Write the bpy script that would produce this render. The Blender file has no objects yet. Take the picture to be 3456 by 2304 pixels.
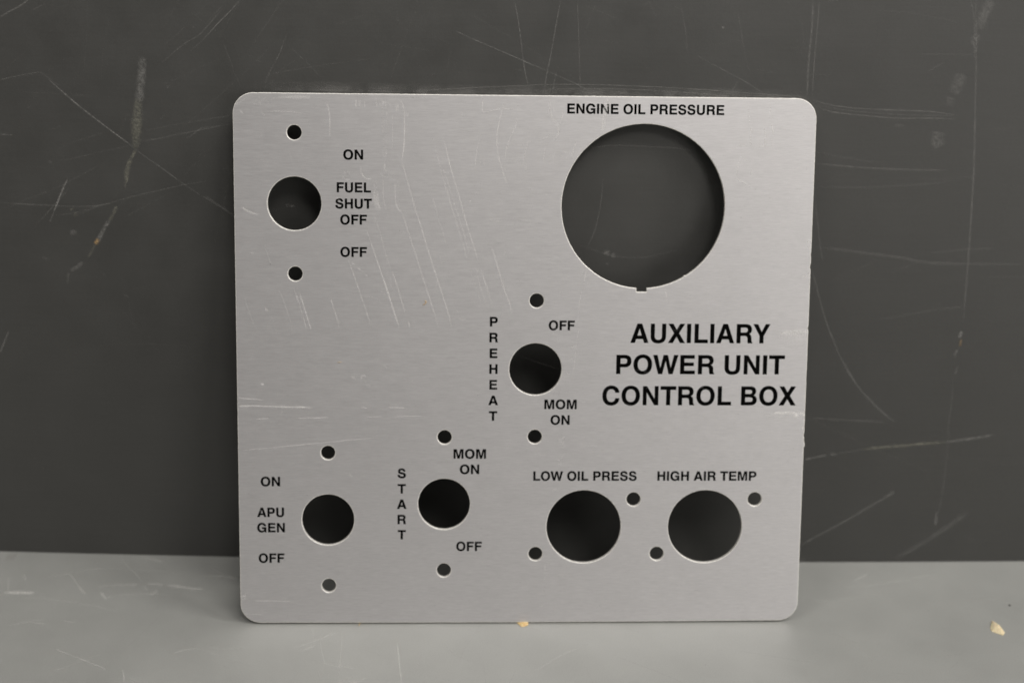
"""Brushed aluminium control panel plate leaning against a scratched dark metal
wall on a grey metal bench.  All lengths in the tables are millimetres."""
import bpy, math, random
from mathutils import Vector, Matrix, noise

MM = 0.001
CAM_LOC = (-16.195, -483.111, 272.320)
CAM_ROT = [[0.999645, -0.0120356, -0.0237717], [-0.0177025, 0.3667939, -0.9301338], [0.019914, 0.9302244, 0.3664506]]
PLATE_ORIGIN = (-91.426, -46.552, 0.669)
PLATE_ROT = [[0.9997403, -0.0051252, 0.0222057], [0.0227895, 0.224836, -0.9741301], [0.0, 0.9743831, 0.2248944]]
WALL_CURVE = (9.807381e-05, -1.528101e-03, -3.12180)
PLATE_W, PLATE_H = 182.900, 170.656
CHIP_RIGHT = [(157.0, -41.02), (155.14, -45.02), (155.0, -47.1), (158.02, -49.46), (159.05, -47.96), (158.39, -44.27)]
CHIP_MID = [(-1.72, -43.44), (-0.04, -46.42), (0.78, -46.41), (2.29, -45.54), (2.32, -44.46), (1.44, -43.39)]
CRUMB = (166.20, -30.70)

THICK = 1.5            # sheet thickness, mm

# ------------------------------------------------------------------ camera
scene = bpy.context.scene
cd = bpy.data.cameras.new("camera")
cam = bpy.data.objects.new("camera", cd)
scene.collection.objects.link(cam)
cam.matrix_world = Matrix.Translation(Vector(CAM_LOC) * MM) @ Matrix(CAM_ROT).to_4x4()
cd.sensor_width = 22.3
cd.lens = 5220 / 3456 * 22.3
cd.clip_start, cd.clip_end = 0.01, 50
cd.dof.use_dof = True
cd.dof.focus_distance = 0.468
cd.dof.aperture_fstop = 5.0
cd.dof.aperture_blades = 7
scene.camera = cam

# ------------------------------------------------------------------ world: the dim room around the bench
world = bpy.data.worlds.new("World")
scene.world = world
world.use_nodes = True
bg = world.node_tree.nodes["Background"]
bg.inputs[0].default_value = (1.0, 0.965, 0.90, 1)
bg.inputs[1].default_value = 0.01

# ------------------------------------------------------------------ lamps: ceiling fittings over and before the bench; unseen side lamps added to shape the light
def area(name, loc, target, sx, sy, power, col):
    d = bpy.data.lights.new(name, "AREA")
    d.shape = "RECTANGLE"
    d.size, d.size_y, d.energy, d.color = sx, sy, power, col
    o = bpy.data.objects.new(name, d)
    scene.collection.objects.link(o)
    o.location = loc
    o.rotation_euler = (Vector(target) - Vector(loc)).to_track_quat("-Z", "Y").to_euler()
    return o
WARM = (1.0, 0.963, 0.915)
area("ceiling_lamp", (0.8, -0.9, 1.9), (0, 0, 0.05), 0.6, 0.6, 11.0, WARM)
area("ceiling_lamp", (0.0, -1.6, 2.0), (0, 0, 0.05), 0.8, 0.5, 3.4, WARM)
area("ceiling_lamp", (-1.0, -0.9, 1.9), (0, 0, 0.05), 0.6, 0.6, 6.0, WARM)
area("ceiling_lamp", (0.6, -2.2, 2.2), (0, 0, 0.05), 0.6, 0.6, 18.5, WARM)
area("tube_lamp", (0.15, -0.7, 2.2), (0, 0, 0.05), 1.2, 0.2, 4.4, WARM)
area("added_side_lamp", (1.3, -1.9, 0.35), (0, 0, 0.05), 0.8, 0.8, 5.8, WARM)
area("added_side_lamp", (1.4, -0.5, 1.3), (0, 0, 0.05), 0.5, 0.5, 11.6, WARM)
area("added_side_lamp", (-1.8, -0.9, 0.8), (0, 0, 0.05), 0.8, 0.8, 1.0, WARM)


scene.view_settings.view_transform = "Standard"
scene.view_settings.look = "None"
scene.view_settings.exposure = 0.0
scene.view_settings.gamma = 1.0
scene.cycles.use_denoising = True
scene.cycles.max_bounces = 8
scene.cycles.caustics_reflective = True
scene.cycles.blur_glossy = 0.3
scene.cycles.sample_clamp_indirect = 6.0

rnd = random.Random(7)

# ------------------------------------------------------------------ node helpers
def mat(name):
    m = bpy.data.materials.new(name)
    m.use_nodes = True
    nt = m.node_tree
    nt.nodes.clear()
    out = nt.nodes.new("ShaderNodeOutputMaterial")
    return m, nt, out

def node(nt, kind, **kw):
    n = nt.nodes.new(kind)
    for k, v in kw.items():
        if k.startswith("i_"):
            n.inputs[k[2:].replace("_", " ")].default_value = v
        else:
            setattr(n, k, v)
    return n

def link(nt, a, b):
    nt.links.new(a, b)

def coords(nt, scale=(1, 1, 1), rot=(0, 0, 0)):
    tc = node(nt, "ShaderNodeTexCoord")
    mp = node(nt, "ShaderNodeMapping")
    mp.inputs["Scale"].default_value = scale
    mp.inputs["Rotation"].default_value = rot
    link(nt, tc.outputs["Object"], mp.inputs["Vector"])
    return mp.outputs["Vector"]

def tex(nt, vec, scale, detail=3, rough=0.55):
    n = node(nt, "ShaderNodeTexNoise")
    n.inputs["Scale"].default_value = scale
    n.inputs["Detail"].default_value = detail
    n.inputs["Roughness"].default_value = rough
    link(nt, vec, n.inputs["Vector"])
    return n.outputs["Fac"]

def remap(nt, v, a, b, c, d):
    n = node(nt, "ShaderNodeMapRange")
    for i, x in enumerate((a, b, c, d)):
        n.inputs[i + 1].default_value = x
    link(nt, v, n.inputs[0])
    return n.outputs[0]

def mul(nt, a, b, op="MULTIPLY"):
    n = node(nt, "ShaderNodeMath", operation=op)
    for i, x in enumerate((a, b)):
        if isinstance(x, (int, float)):
            n.inputs[i].default_value = x
        else:
            link(nt, x, n.inputs[i])
    return n.outputs[0]

def tint(nt, col, fac):
    """col multiplied by a scalar socket"""
    n = node(nt, "ShaderNodeVectorMath", operation="SCALE")
    n.inputs[0].default_value = col[:3]
    link(nt, fac, n.inputs["Scale"])
    return n.outputs[0]

# ------------------------------------------------------------------ materials
def painted_metal(name, col, rough, mottling, seed):
    m, nt, out = mat(name)
    p = node(nt, "ShaderNodeBsdfPrincipled")
    v = coords(nt)
    big = tex(nt, v, 9 + seed, 4)
    mid = tex(nt, v, 70 + seed, 4)
    fine = tex(nt, v, 2600, 2)
    f = mul(nt, remap(nt, big, .3, .7, 1 - mottling, 1 + mottling), remap(nt, mid, .3, .7, 1 - mottling * .5, 1 + mottling * .5))
    f = mul(nt, f, remap(nt, fine, .3, .7, .93, 1.07))
    roll = tex(nt, coords(nt, (45, 45, 1700)), 1, 3)          # faint horizontal rolling marks
    f = mul(nt, f, remap(nt, roll, .3, .7, .965, 1.035))
    link(nt, tint(nt, col, f), p.inputs["Base Color"])
    link(nt, remap(nt, mid, .3, .7, rough - .05, rough + .07), p.inputs["Roughness"])
    p.inputs["Specular IOR Level"].default_value = 0.5
    b = node(nt, "ShaderNodeBump")
    b.inputs["Strength"].default_value = 0.10
    b.inputs["Distance"].default_value = 0.0002
    link(nt, tex(nt, v, 900, 3), b.inputs["Height"])
    link(nt, b.outputs[0], p.inputs["Normal"])
    link(nt, p.outputs[0], out.inputs[0])
    return m

M_WALL = painted_metal("wall_paint", (0.0600, 0.0598, 0.0568), 0.46, 0.045, 0)
M_TABLE = painted_metal("bench_paint", (0.338, 0.343, 0.330), 0.50, 0.035, 3)

def brushed(name, col, dark=1.0):
    m, nt, out = mat(name)
    p = node(nt, "ShaderNodeBsdfPrincipled")
    v = coords(nt)
    vs = coords(nt, (130, 1500, 130))          # long horizontal grain
    vs2 = coords(nt, (330, 4200, 330))
    vb = coords(nt, (35, 350, 35))
    g1, g2, g3 = tex(nt, vs, 1, 3), tex(nt, vs2, 1, 2), tex(nt, vb, 1, 3)
    blot = tex(nt, v, 26, 4)
    speck = tex(nt, v, 3200, 1)
    f = mul(nt, remap(nt, g1, .3, .7, .975, 1.025), remap(nt, g2, .3, .7, .945, 1.055))
    f = mul(nt, f, remap(nt, g3, .3, .7, .99, 1.01))
    f = mul(nt, f, remap(nt, blot, .3, .7, .985, 1.015))
    f = mul(nt, f, remap(nt, speck, .3, .7, .975, 1.025))
    link(nt, tint(nt, [c * dark for c in col], f), p.inputs["Base Color"])
    p.inputs["Metallic"].default_value = 0.8
    link(nt, remap(nt, g1, .3, .7, .43, .46), p.inputs["Roughness"])
    p.inputs["Anisotropic"].default_value = 0.45
    tg = node(nt, "ShaderNodeVectorTransform", vector_type="VECTOR", convert_from="OBJECT", convert_to="WORLD")
    tg.inputs[0].default_value = (0, 1, 0)      # across the grain
    link(nt, tg.outputs[0], p.inputs["Tangent"])
    b = node(nt, "ShaderNodeBump")
    b.inputs["Strength"].default_value = 0.05
    b.inputs["Distance"].default_value = 0.00004
    link(nt, mul(nt, mul(nt, g1, .3), g2, "ADD"), b.inputs["Height"])
    link(nt, b.outputs[0], p.inputs["Normal"])
    link(nt, p.outputs[0], out.inputs[0])
    return m

M_ALU = brushed("brushed_aluminium", (0.695, 0.683, 0.692))

def raw_cut():
    m, nt, out = mat("cut_aluminium_edge")
    p = node(nt, "ShaderNodeBsdfPrincipled")
    v = coords(nt)
    link(nt, tint(nt, (0.93, 0.91, 0.87), remap(nt, tex(nt, v, 1500, 3), .3, .7, .8, 1.15)), p.inputs["Base Color"])
    p.inputs["Metallic"].default_value = 0.35
    p.inputs["Roughness"].default_value = 0.45
    link(nt, p.outputs[0], out.inputs[0])
    return m
M_EDGE = raw_cut()

def ink():
    m, nt, out = mat("black_ink")
    p = node(nt, "ShaderNodeBsdfPrincipled")
    v = coords(nt)
    link(nt, tint(nt, (0.0018, 0.0017, 0.0016), remap(nt, tex(nt, v, 400, 3), .3, .7, .7, 1.4)), p.inputs["Base Color"])
    p.inputs["Roughness"].default_value = 0.6
    p.inputs["Specular IOR Level"].default_value = 0.04
    link(nt, p.outputs[0], out.inputs[0])
    return m
M_INK = ink()

def scratch_glow_material(name, tones, breakup, metallic=0.0, gain=1.0):
    """Wear marks and the painted wall glow: the 'wear_glow' attribute (0 at a mark's rim) fades them into the surface."""
    m, nt, out = mat(name)
    p = node(nt, "ShaderNodeBsdfPrincipled")
    p.inputs["Roughness"].default_value = 0.5
    p.inputs["Metallic"].default_value = metallic
    a = node(nt, "ShaderNodeAttribute", attribute_name="wear_glow")
    t = node(nt, "ShaderNodeAttribute", attribute_name="tone")
    link(nt, t.outputs["Color"], p.inputs["Base Color"])
    v = coords(nt)
    n = remap(nt, tex(nt, v, breakup, 4, .7), .38, .60, .1, 1.25)
    f = mul(nt, mul(nt, a.outputs["Fac"], n), gain)
    f = node_clamp(nt, f)
    tr = node(nt, "ShaderNodeBsdfTransparent")
    mix = node(nt, "ShaderNodeMixShader")
    link(nt, f, mix.inputs[0])
    link(nt, tr.outputs[0], mix.inputs[1])
    link(nt, p.outputs[0], mix.inputs[2])
    link(nt, mix.outputs[0], out.inputs[0])
    return m

def node_clamp(nt, v):
    n = node(nt, "ShaderNodeClamp")
    link(nt, v, n.inputs[0])
    return n.outputs[0]

M_SCR_WALL = scratch_glow_material("wall_scuffs", None, 1500, gain=0.45)
M_SCR_TABLE = scratch_glow_material("bench_scuffs", None, 1300, gain=0.65)
M_SCR_PLATE = scratch_glow_material("plate_scratches", None, 2200, gain=0.85)

M_GLOW = scratch_glow_material("wall_edge_glow", None, 130, gain=0.55)  # pale colour for light bounced off the plate's top edge

def wood(name, dark, pale):
    m, nt, out = mat(name)
    p = node(nt, "ShaderNodeBsdfPrincipled")
    v = coords(nt, (1500, 5200, 2000), (0, 0, .5))
    r = node(nt, "ShaderNodeValToRGB")
    r.color_ramp.elements[0].position, r.color_ramp.elements[0].color = .3, dark
    r.color_ramp.elements[1].position, r.color_ramp.elements[1].color = .62, pale
    link(nt, tex(nt, v, 1, 3), r.inputs[0])
    link(nt, r.outputs[0], p.inputs["Base Color"])
    p.inputs["Roughness"].default_value = .55
    p.inputs["Subsurface Weight"].default_value = .1
    p.inputs["Subsurface Scale"].default_value = .0005
    link(nt, p.outputs[0], out.inputs[0])
    return m
M_WOOD = wood("pale_wood", (.66, .46, .22, 1), (.95, .86, .62, 1))
M_GOLD = wood("golden_wood", (.50, .29, .10, 1), (.84, .64, .33, 1))

def grit():
    m, nt, out = mat("dark_grit")
    p = node(nt, "ShaderNodeBsdfPrincipled")
    link(nt, tint(nt, (.03, .028, .025), remap(nt, tex(nt, coords(nt), 4000, 2), .3, .7, .6, 1.6)), p.inputs["Base Color"])
    p.inputs["Roughness"].default_value = .8
    link(nt, p.outputs[0], out.inputs[0])
    return m
M_GRIT = grit()

# ------------------------------------------------------------------ mesh helpers
def mesh_obj(name, verts, faces, m, parent=None, smooth=False, label=None, kind=None):
    me = bpy.data.meshes.new(name)
    me.from_pydata([tuple(c * MM for c in v) for v in verts], [], faces)
    me.update()
    if m:
        for x in (m if isinstance(m, (list, tuple)) else [m]):
            me.materials.append(x)
    if smooth:
        for p in me.polygons:
            p.use_smooth = True
    o = bpy.data.objects.new(name, me)
    scene.collection.objects.link(o)
    if parent:
        o.parent = parent
    if label:
        o["label"] = label
    if kind:
        o["kind"] = kind
    return o

def wall_y(x):
    """the sheet bows slightly toward the viewer; straight beyond the bend"""
    c2, c1, c0 = WALL_CURVE
    L = 190.0
    if abs(x) <= L:
        return c2 * x * x + c1 * x + c0
    s = math.copysign(L, x)
    return c2 * L * L + c1 * s + c0 + (2 * c2 * s + c1) * (x - s)

# ------------------------------------------------------------------ bench and wall
def build_wall():
    xs = [-900, -600, -400] + [-300 + 10 * i for i in range(61)] + [400, 600, 900]
    v, f = [], []
    n = len(xs)
    for z in (-1.0, 620.0):
        for x in xs:
            v.append((x, wall_y(x), z))
    for z in (-1.0, 620.0):
        for x in xs:
            v.append((x, wall_y(x) + 2.0, z))
    for i in range(n - 1):
        f.append((i, i + 1, n + i + 1, n + i))
        f.append((2 * n + i + 1, 2 * n + i, 3 * n + i, 3 * n + i + 1))
        f.append((n + i, n + i + 1, 3 * n + i + 1, 3 * n + i))
    o = mesh_obj("wall", v, f, M_WALL, smooth=True, kind="structure",
                 label="dark grey painted metal wall panel with many pale scratches, behind the plate")
    for p in o.data.polygons:
        p.use_smooth = p.index % 3 != 2
    return o

def build_table():
    x0, x1, y0, y1 = -900, 900, -700, 60
    v = [(x0, y0, 0), (x1, y0, 0), (x1, y1, 0), (x0, y1, 0),
         (x0, y0, -25), (x1, y0, -25), (x1, y1, -25), (x0, y1, -25)]
    f = [(0, 1, 2, 3), (7, 6, 5, 4), (0, 4, 5, 1), (1, 5, 6, 2), (2, 6, 7, 3), (3, 7, 4, 0)]
    return mesh_obj("bench_surface", v, f, M_TABLE, kind="structure",
                    label="light grey painted metal bench top with faint scuffs, under the plate")

wall = build_wall()
table = build_table()

# ------------------------------------------------------------------ the plate
plate = bpy.data.objects.new("control_panel_plate", None)
scene.collection.objects.link(plate)
plate.empty_display_size = 0.02
plate.matrix_world = Matrix.Translation(Vector(PLATE_ORIGIN) * MM) @ Matrix(PLATE_ROT).to_4x4()
plate["label"] = "square brushed aluminium control panel plate with round cut-outs and black lettering, leaning on the wall"
plate["category"] = "control panel"

R_SMALL, R_TOGGLE, R_LAMP, R_GAUGE = 2.275, 8.38, 12.125, 25.92
HOLES = [  # x, y, radius
    (18.95, 158.49, R_SMALL), (18.81, 136.42, R_TOGGLE), (18.84, 114.33, R_SMALL),
    (95.22, 106.16, R_SMALL), (95.08, 84.06, R_TOGGLE), (95.15, 62.0, R_SMALL),
    (28.70, 56.71, R_SMALL), (28.58, 34.59, R_TOGGLE), (28.66, 12.61, R_SMALL),
    (66.09, 61.82, R_SMALL), (65.98, 39.75, R_TOGGLE), (66.01, 17.64, R_SMALL),
    (111.46, 32.15, R_LAMP), (151.24, 32.15, R_LAMP),
    (127.58, 41.3, R_SMALL), (95.84, 23.06, R_SMALL), (167.35, 41.3, R_SMALL), (135.61, 23.06, R_SMALL),
]
GAUGE = (128.64, 136.22)

def burr(x, y, amp):
    return amp * (noise.noise(Vector((x * 1.7, y * 1.7, 3.1))) + .8 * noise.noise(Vector((x * 5.1, y * 5.1, 9.7))))

def ring(cx, cy, r, amp, skip=None):
    n = max(48, int(2 * math.pi * r / 0.55))
    pts = []
    for i in range(n):
        a = 2 * math.pi * i / n - math.pi / 2
        x, y = cx + r * math.cos(a), cy + r * math.sin(a)
        rr = r + burr(x, y, amp)
        pts.append((cx + rr * math.cos(a), cy + rr * math.sin(a)))
    return pts

def gauge_ring():
    """large gauge opening with its small square key slot at the bottom"""
    cx, cy = GAUGE
    r, half, depth = R_GAUGE, 1.62, 109.15
    a0 = math.asin(half / r)
    n = 300
    pts = []
    xs = cx + 0.05
    for i in range(n + 1):
        a = -math.pi / 2 + a0 + (2 * math.pi - 2 * a0) * i / n
        x, y = cx + r * math.cos(a), cy + r * math.sin(a)
        rr = r + burr(x, y, 0.045)
        if abs(i - 24) < 1:
            rr -= 0.28          # one little burr left by the cutter
        pts.append((cx + rr * math.cos(a), cy + rr * math.sin(a)))
    pts.append((xs - half, depth + .04))
    pts.append((xs - half + .3, depth - .03))
    pts.append((xs, depth))
    pts.append((xs + half - .25, depth))
    pts.append((xs + half, depth + .08))
    return pts

def outline():
    W, H, r = PLATE_W, PLATE_H, 6.5
    pts = []
    def seg(x0, y0, x1, y1):
        L = math.hypot(x1 - x0, y1 - y0)
        k = int(L / 0.7)
        for i in range(k):
            t = i / k
            pts.append((x0 + (x1 - x0) * t, y0 + (y1 - y0) * t))
    def arc(cx, cy, a0):
        for i in range(18):
            a = math.radians(a0 + 90 * i / 18)
            pts.append((cx + r * math.cos(a), cy + r * math.sin(a)))
    seg(r, 0, W - r, 0); arc(W - r, r, -90)
    seg(W, r, W, H - r); arc(W - r, H - r, 0)
    seg(W - r, H, r, H); arc(r, H - r, 90)
    seg(0, H - r, 0, r); arc(r, r, 180)
    out = []
    for x, y in pts:
        dx = burr(x, y, .055)
        nx = (1 if x > W - r else -1 if x < r else 0)
        ny = (1 if y > H - r else -1 if y < r else 0)
        # tiny knocks on the right hand edge
        if nx > 0 and any(abs(y - k) < .5 for k in (121.6, 117.7, 97.5, 62.6)):
            dx -= .22
        if nx > 0 and abs(y - 59.5) < .5:
            dx += .3
        L = math.hypot(nx, ny) or 1
        x, y = x + nx * dx / L, y + ny * dx / L
        if y < r:              # the sheet's bottom edge is very slightly bowed: both ends lift off the bench
            k = 1 - max(0, y) / r
            y += k * (-.15 + .29 * ((x - W / 2) / (W / 2)) ** 2)
        out.append((x, y))
    return out

def build_sheet():
    loops = [outline(), gauge_ring()] + [ring(x, y, r, .035 if r > 3 else .02) for x, y, r in HOLES]
    cu = bpy.data.curves.new("panel_sheet", "CURVE")
    cu.dimensions = "2D"
    cu.fill_mode = "BOTH"
    B = 0.26
    cu.extrude = (THICK / 2 - B) * MM
    cu.bevel_depth = B * MM
    cu.bevel_resolution = 3
    cu.offset = -B * MM
    for lp in loops:
        s = cu.splines.new("POLY")
        s.points.add(len(lp) - 1)
        for p, (x, y) in zip(s.points, lp):
            p.co = (x * MM, y * MM, 0, 1)
        s.use_cyclic_u = True
    tmp = bpy.data.objects.new("tmp", cu)
    scene.collection.objects.link(tmp)
    dg = bpy.context.evaluated_depsgraph_get()
    me = bpy.data.meshes.new_from_object(tmp.evaluated_get(dg))
    bpy.data.objects.remove(tmp)
    me.name = "panel_sheet"
    me.materials.clear()
    me.materials.append(M_ALU)
    me.materials.append(M_EDGE)
    for v in me.vertices:
        v.co.z -= THICK / 2 * MM
    for p in me.polygons:
        flat = abs(p.normal.z) > .999
        p.material_index = 0 if flat else 1
        p.use_smooth = False
    o = bpy.data.objects.new("panel_sheet", me)
    scene.collection.objects.link(o)
    o.parent = plate
    return o

sheet = build_sheet()

# ------------------------------------------------------------------ lettering (a bold grotesque drawn as outlines, cap height 718)
GLYPH = {
 "A": (722, ["20 0 275 718 449 718 702 0 540 0 490 147 234 147 184 0", "276 272 447 272 362 545"]),
 "B": (722, ["76 0 76 718 405 718 C 555 718 636 650 636 536 C 636 460 600 408 535 380 C 620 352 669 295 669 205 C 669 75 578 0 428 0",
             "226 431 390 431 C 455 431 488 459 488 513 C 488 567 455 593 390 593 226 593",
             "226 127 405 127 C 480 127 517 159 517 217 C 517 276 480 306 405 306 226 306"]),
 "C": (722, ["676 474 C 662 640 542 737 377 737 C 172 737 44 592 44 357 C 44 124 171 -19 369 -19 C 545 -19 670 86 684 256 534 256 C 520 165 461 112 374 112 C 262 112 198 203 198 359 C 198 515 264 606 378 606 C 461 606 514 558 528 474"]),
 "E": (667, ["76 0 76 718 608 718 608 590 226 590 226 436 578 436 578 310 226 310 226 130 624 130 624 0"]),
 "F": (611, ["76 0 76 718 587 718 587 590 226 590 226 424 540 424 540 298 226 298 226 0"]),
 "G": (778, ["699 483 C 676 650 553 737 389 737 C 180 737 44 590 44 355 C 44 124 184 -19 371 -19 C 460 -19 535 14 586 84 600 0 713 0 713 388 402 388 402 262 570 262 C 560 168 499 111 402 111 C 276 111 198 205 198 357 C 198 512 272 607 396 607 C 478 607 536 560 549 483"]),
 "H": (722, ["71 0 71 718 221 718 221 444 501 444 501 718 651 718 651 0 501 0 501 316 221 316 221 0"]),
 "I": (278, ["64 0 64 718 214 718 214 0"]),
 "L": (611, ["76 0 76 718 226 718 226 130 583 130 583 0"]),
 "M": (833, ["69 0 69 718 287 718 418 200 547 718 765 718 765 0 629 0 629 566 488 0 346 0 205 566 205 0"]),
 "N": (722, ["69 0 69 718 220 718 514 232 514 718 654 718 654 0 503 0 209 486 209 0"]),
 "O": (778, ["389 737 C 181 737 44 590 44 359 C 44 128 181 -19 389 -19 C 597 -19 734 128 734 359 C 734 590 597 737 389 737",
             "389 607 C 269 607 198 510 198 359 C 198 208 269 111 389 111 C 509 111 580 208 580 359 C 580 510 509 607 389 607"]),
 "P": (667, ["73 0 73 718 395 718 C 541 718 627 633 627 486 C 627 341 541 256 395 256 223 256 223 0",
             "223 383 368 383 C 440 383 477 418 477 488 C 477 558 440 592 368 592 223 592"]),
 "R": (722, ["76 0 76 718 420 718 C 565 718 651 645 651 519 C 651 430 612 372 545 345 C 612 320 642 272 643 185 C 644 95 646 52 680 24 680 0 514 0 C 498 36 497 80 496 145 C 495 235 465 276 382 276 226 276 226 0",
             "226 400 390 400 C 465 400 502 434 502 497 C 502 560 466 592 390 592 226 592"]),
 "S": (667, ["594 508 C 588 660 480 737 326 737 C 168 737 65 656 65 520 C 65 400 131 348 269 315 366 291 C 449 271 482 248 482 200 C 482 143 434 108 351 108 C 254 108 199 151 190 238 39 238 C 41 74 154 -19 346 -19 C 523 -19 629 68 629 213 C 629 326 567 385 438 416 308 447 C 235 465 209 486 209 530 C 209 581 251 613 321 613 C 402 613 447 577 452 508"]),
 "T": (611, ["14 588 14 718 598 718 598 588 381 588 381 0 231 0 231 588"]),
 "U": (722, ["72 718 72 245 C 72 75 181 -19 361 -19 C 541 -19 651 75 651 245 651 718 501 718 501 257 C 501 159 456 111 361 111 C 267 111 222 159 222 257 222 718"]),
 "W": (944, ["5 718 164 718 277 225 392 718 552 718 666 225 780 718 938 718 742 0 590 0 472 500 351 0 201 0"]),
 "X": (667, ["14 0 238 368 23 718 204 718 335 492 464 718 645 718 425 370 653 0 471 0 333 240 194 0"]),
 "Y": (667, ["258 0 258 276 15 718 186 718 335 423 483 718 653 718 410 276 410 0"]),
 " ": (278, []),
}
KERN = {"AU": -8, "AR": -5, "RY": -25, "OW": -10, "AT": -50, "TR": -5, "LO": -15, "AP": -5}

def glyph_loops(ch):
    res = []
    for path in GLYPH[ch][1]:
        tk = path.split()
        pts, i = [], 0
        while i < len(tk):
            if tk[i] == "C":
                c = [float(t) for t in tk[i + 1:i + 7]]
                p0 = pts[-1]
                for k in range(1, 9):
                    t = k / 8
                    u = 1 - t
                    pts.append(tuple(u**3 * p0[a] + 3*u*u*t * c[a] + 3*u*t*t * c[2+a] + t**3 * c[4+a] for a in (0, 1)))
                i += 7
            else:
                pts.append((float(tk[i]), float(tk[i + 1])))
                i += 2
        if abs(pts[0][0] - pts[-1][0]) < 1e-6 and abs(pts[0][1] - pts[-1][1]) < 1e-6:
            pts.pop()
        res.append(pts)
    return res

def word_loops(text, cxm, base, cap, width):
    """outlines of one line centred on cxm, set to be `width` wide"""
    s = cap / 718
    xs, x = [], 0
    for i, ch in enumerate(text):
        xs.append(x)
        x += GLYPH[ch][0] + KERN.get(text[i:i + 2], 0)
    allp = [(p[0] + xs[i]) for i, ch in enumerate(text) for lp in glyph_loops(ch) for p in lp]
    ink = (max(allp) - min(allp)) * s
    wide = (width - 2 * SPREAD) / ink if width else 1.045
    out = []
    for i, ch in enumerate(text):
        for k, lp in enumerate(glyph_loops(ch)):
            q = [((p[0] + xs[i]) * s * wide, p[1] * s + base) for p in lp]
            out.append(swell(q, SPREAD if k == 0 else -SPREAD))
    left = min(a for q in out for a, b in q)
    right = max(a for q in out for a, b in q)
    sh = cxm - (left + right) / 2
    return [[(a + sh, b) for a, b in q] for q in out]

SPREAD = 0.045         # ink spread, mm
def swell(q, d):
    """move a closed outline outward by d (inward when negative)"""
    n = len(q)
    area = sum(q[i][0] * q[(i + 1) % n][1] - q[(i + 1) % n][0] * q[i][1] for i in range(n))
    sg = 1 if area > 0 else -1
    out = []
    for i in range(n):
        a, b, c = Vector(q[i - 1]), Vector(q[i]), Vector(q[(i + 1) % n])
        e, f = (b - a).normalized(), (c - b).normalized()
        n1, n2 = Vector((e.y, -e.x)) * sg, Vector((f.y, -f.x)) * sg
        m = n1 + n2
        if m.length < 1e-6:
            m = n1
        m.normalize()
        k = min(1.6, 1 / max(.3, m.dot(n1)))
        out.append(tuple(b + m * d * k))
    return out

def build_lettering(lines, label):
    cu = bpy.data.curves.new("lettering", "CURVE")
    cu.dimensions = "2D"
    cu.fill_mode = "FRONT"
    cu.extrude = 0
    for text, cxm, base, cap, width in lines:
        for lp in word_loops(text, cxm, base, cap, width):
            s = cu.splines.new("POLY")
            s.points.add(len(lp) - 1)
            for p, (x, y) in zip(s.points, lp):
                p.co = (x * MM, y * MM, 0, 1)
            s.use_cyclic_u = True
    tmp = bpy.data.objects.new("tmp", cu)
    scene.collection.objects.link(tmp)
    me = bpy.data.meshes.new_from_object(tmp.evaluated_get(bpy.context.evaluated_depsgraph_get()))
    bpy.data.objects.remove(tmp)
    me.name = "lettering"
    me.materials.clear()
    me.materials.append(M_INK)
    for v in me.vertices:
        v.co.z = 0.02 * MM
    o = bpy.data.objects.new("lettering", me)
    scene.collection.objects.link(o)
    o.parent = plate
    o["label"] = label

C1, C2 = 3.03, 6.16
def line(t, x, b, w, cap=C1):
    return (t, x, b, cap, w)
def column(word, x, top):
    return [line(ch, x, top - 5.09 * i, 0) for i, ch in enumerate(word)]

build_lettering([line("ON", 37.22, 150.24, 6.22)], "black printed ON above the fuel shut off words")
build_lettering([line("FUEL", 37.38, 140.05, 10.7), line("SHUT", 37.28, 134.99, 11.5), line("OFF", 37.24, 129.97, 8.38)],
                "black printed words FUEL SHUT OFF on three lines")
build_lettering([line("OFF", 37.22, 119.8, 8.38)], "black printed OFF below the fuel shut off words")
build_lettering([line("ENGINE OIL PRESSURE", 128.77, 165.16, 49.5)], "black printed words ENGINE OIL PRESSURE over the largest opening")
build_lettering([line("OFF", 103.33, 96.74, 8.37)], "black printed OFF right above the preheat opening")
build_lettering(column("PREHEAT", 81.62, 97.83), "black printed word PREHEAT stacked letter under letter")
build_lettering([line("MOM", 103.32, 71.12, 10.47), line("ON", 103.24, 66.02, 6.2)], "black printed MOM ON below the preheat opening")
build_lettering([line("AUXILIARY", 147.98, 92.74, 45.1, C2), line("POWER UNIT", 148.35, 82.62, 54.6, C2), line("CONTROL BOX", 148.22, 72.46, 62.9, C2)],
                "large black printed title AUXILIARY POWER UNIT CONTROL BOX")
build_lettering([line("LOW OIL PRESS", 111.65, 47.54, 33.65)], "black printed words LOW OIL PRESS")
build_lettering([line("HIGH AIR TEMP", 151.44, 47.54, 32.45)], "black printed words HIGH AIR TEMP")
build_lettering([line("ON", 10.18, 45.74, 6.22)], "black printed ON at the lower left")
build_lettering([line("APU", 10.13, 35.6, 8.62), line("GEN", 10.2, 30.5, 8.92)], "black printed words APU GEN")
build_lettering([line("OFF", 10.25, 20.36, 8.32)], "black printed OFF at the lower left")
build_lettering(column("START", 52.33, 48.42), "black printed word START stacked letter under letter")
build_lettering([line("MOM", 74.22, 54.84, 10.48), line("ON", 74.17, 49.75, 6.3)], "black printed MOM ON above the start opening")
build_lettering([line("OFF", 74.16, 24.13, 8.32)], "black printed OFF below the start opening")

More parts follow.
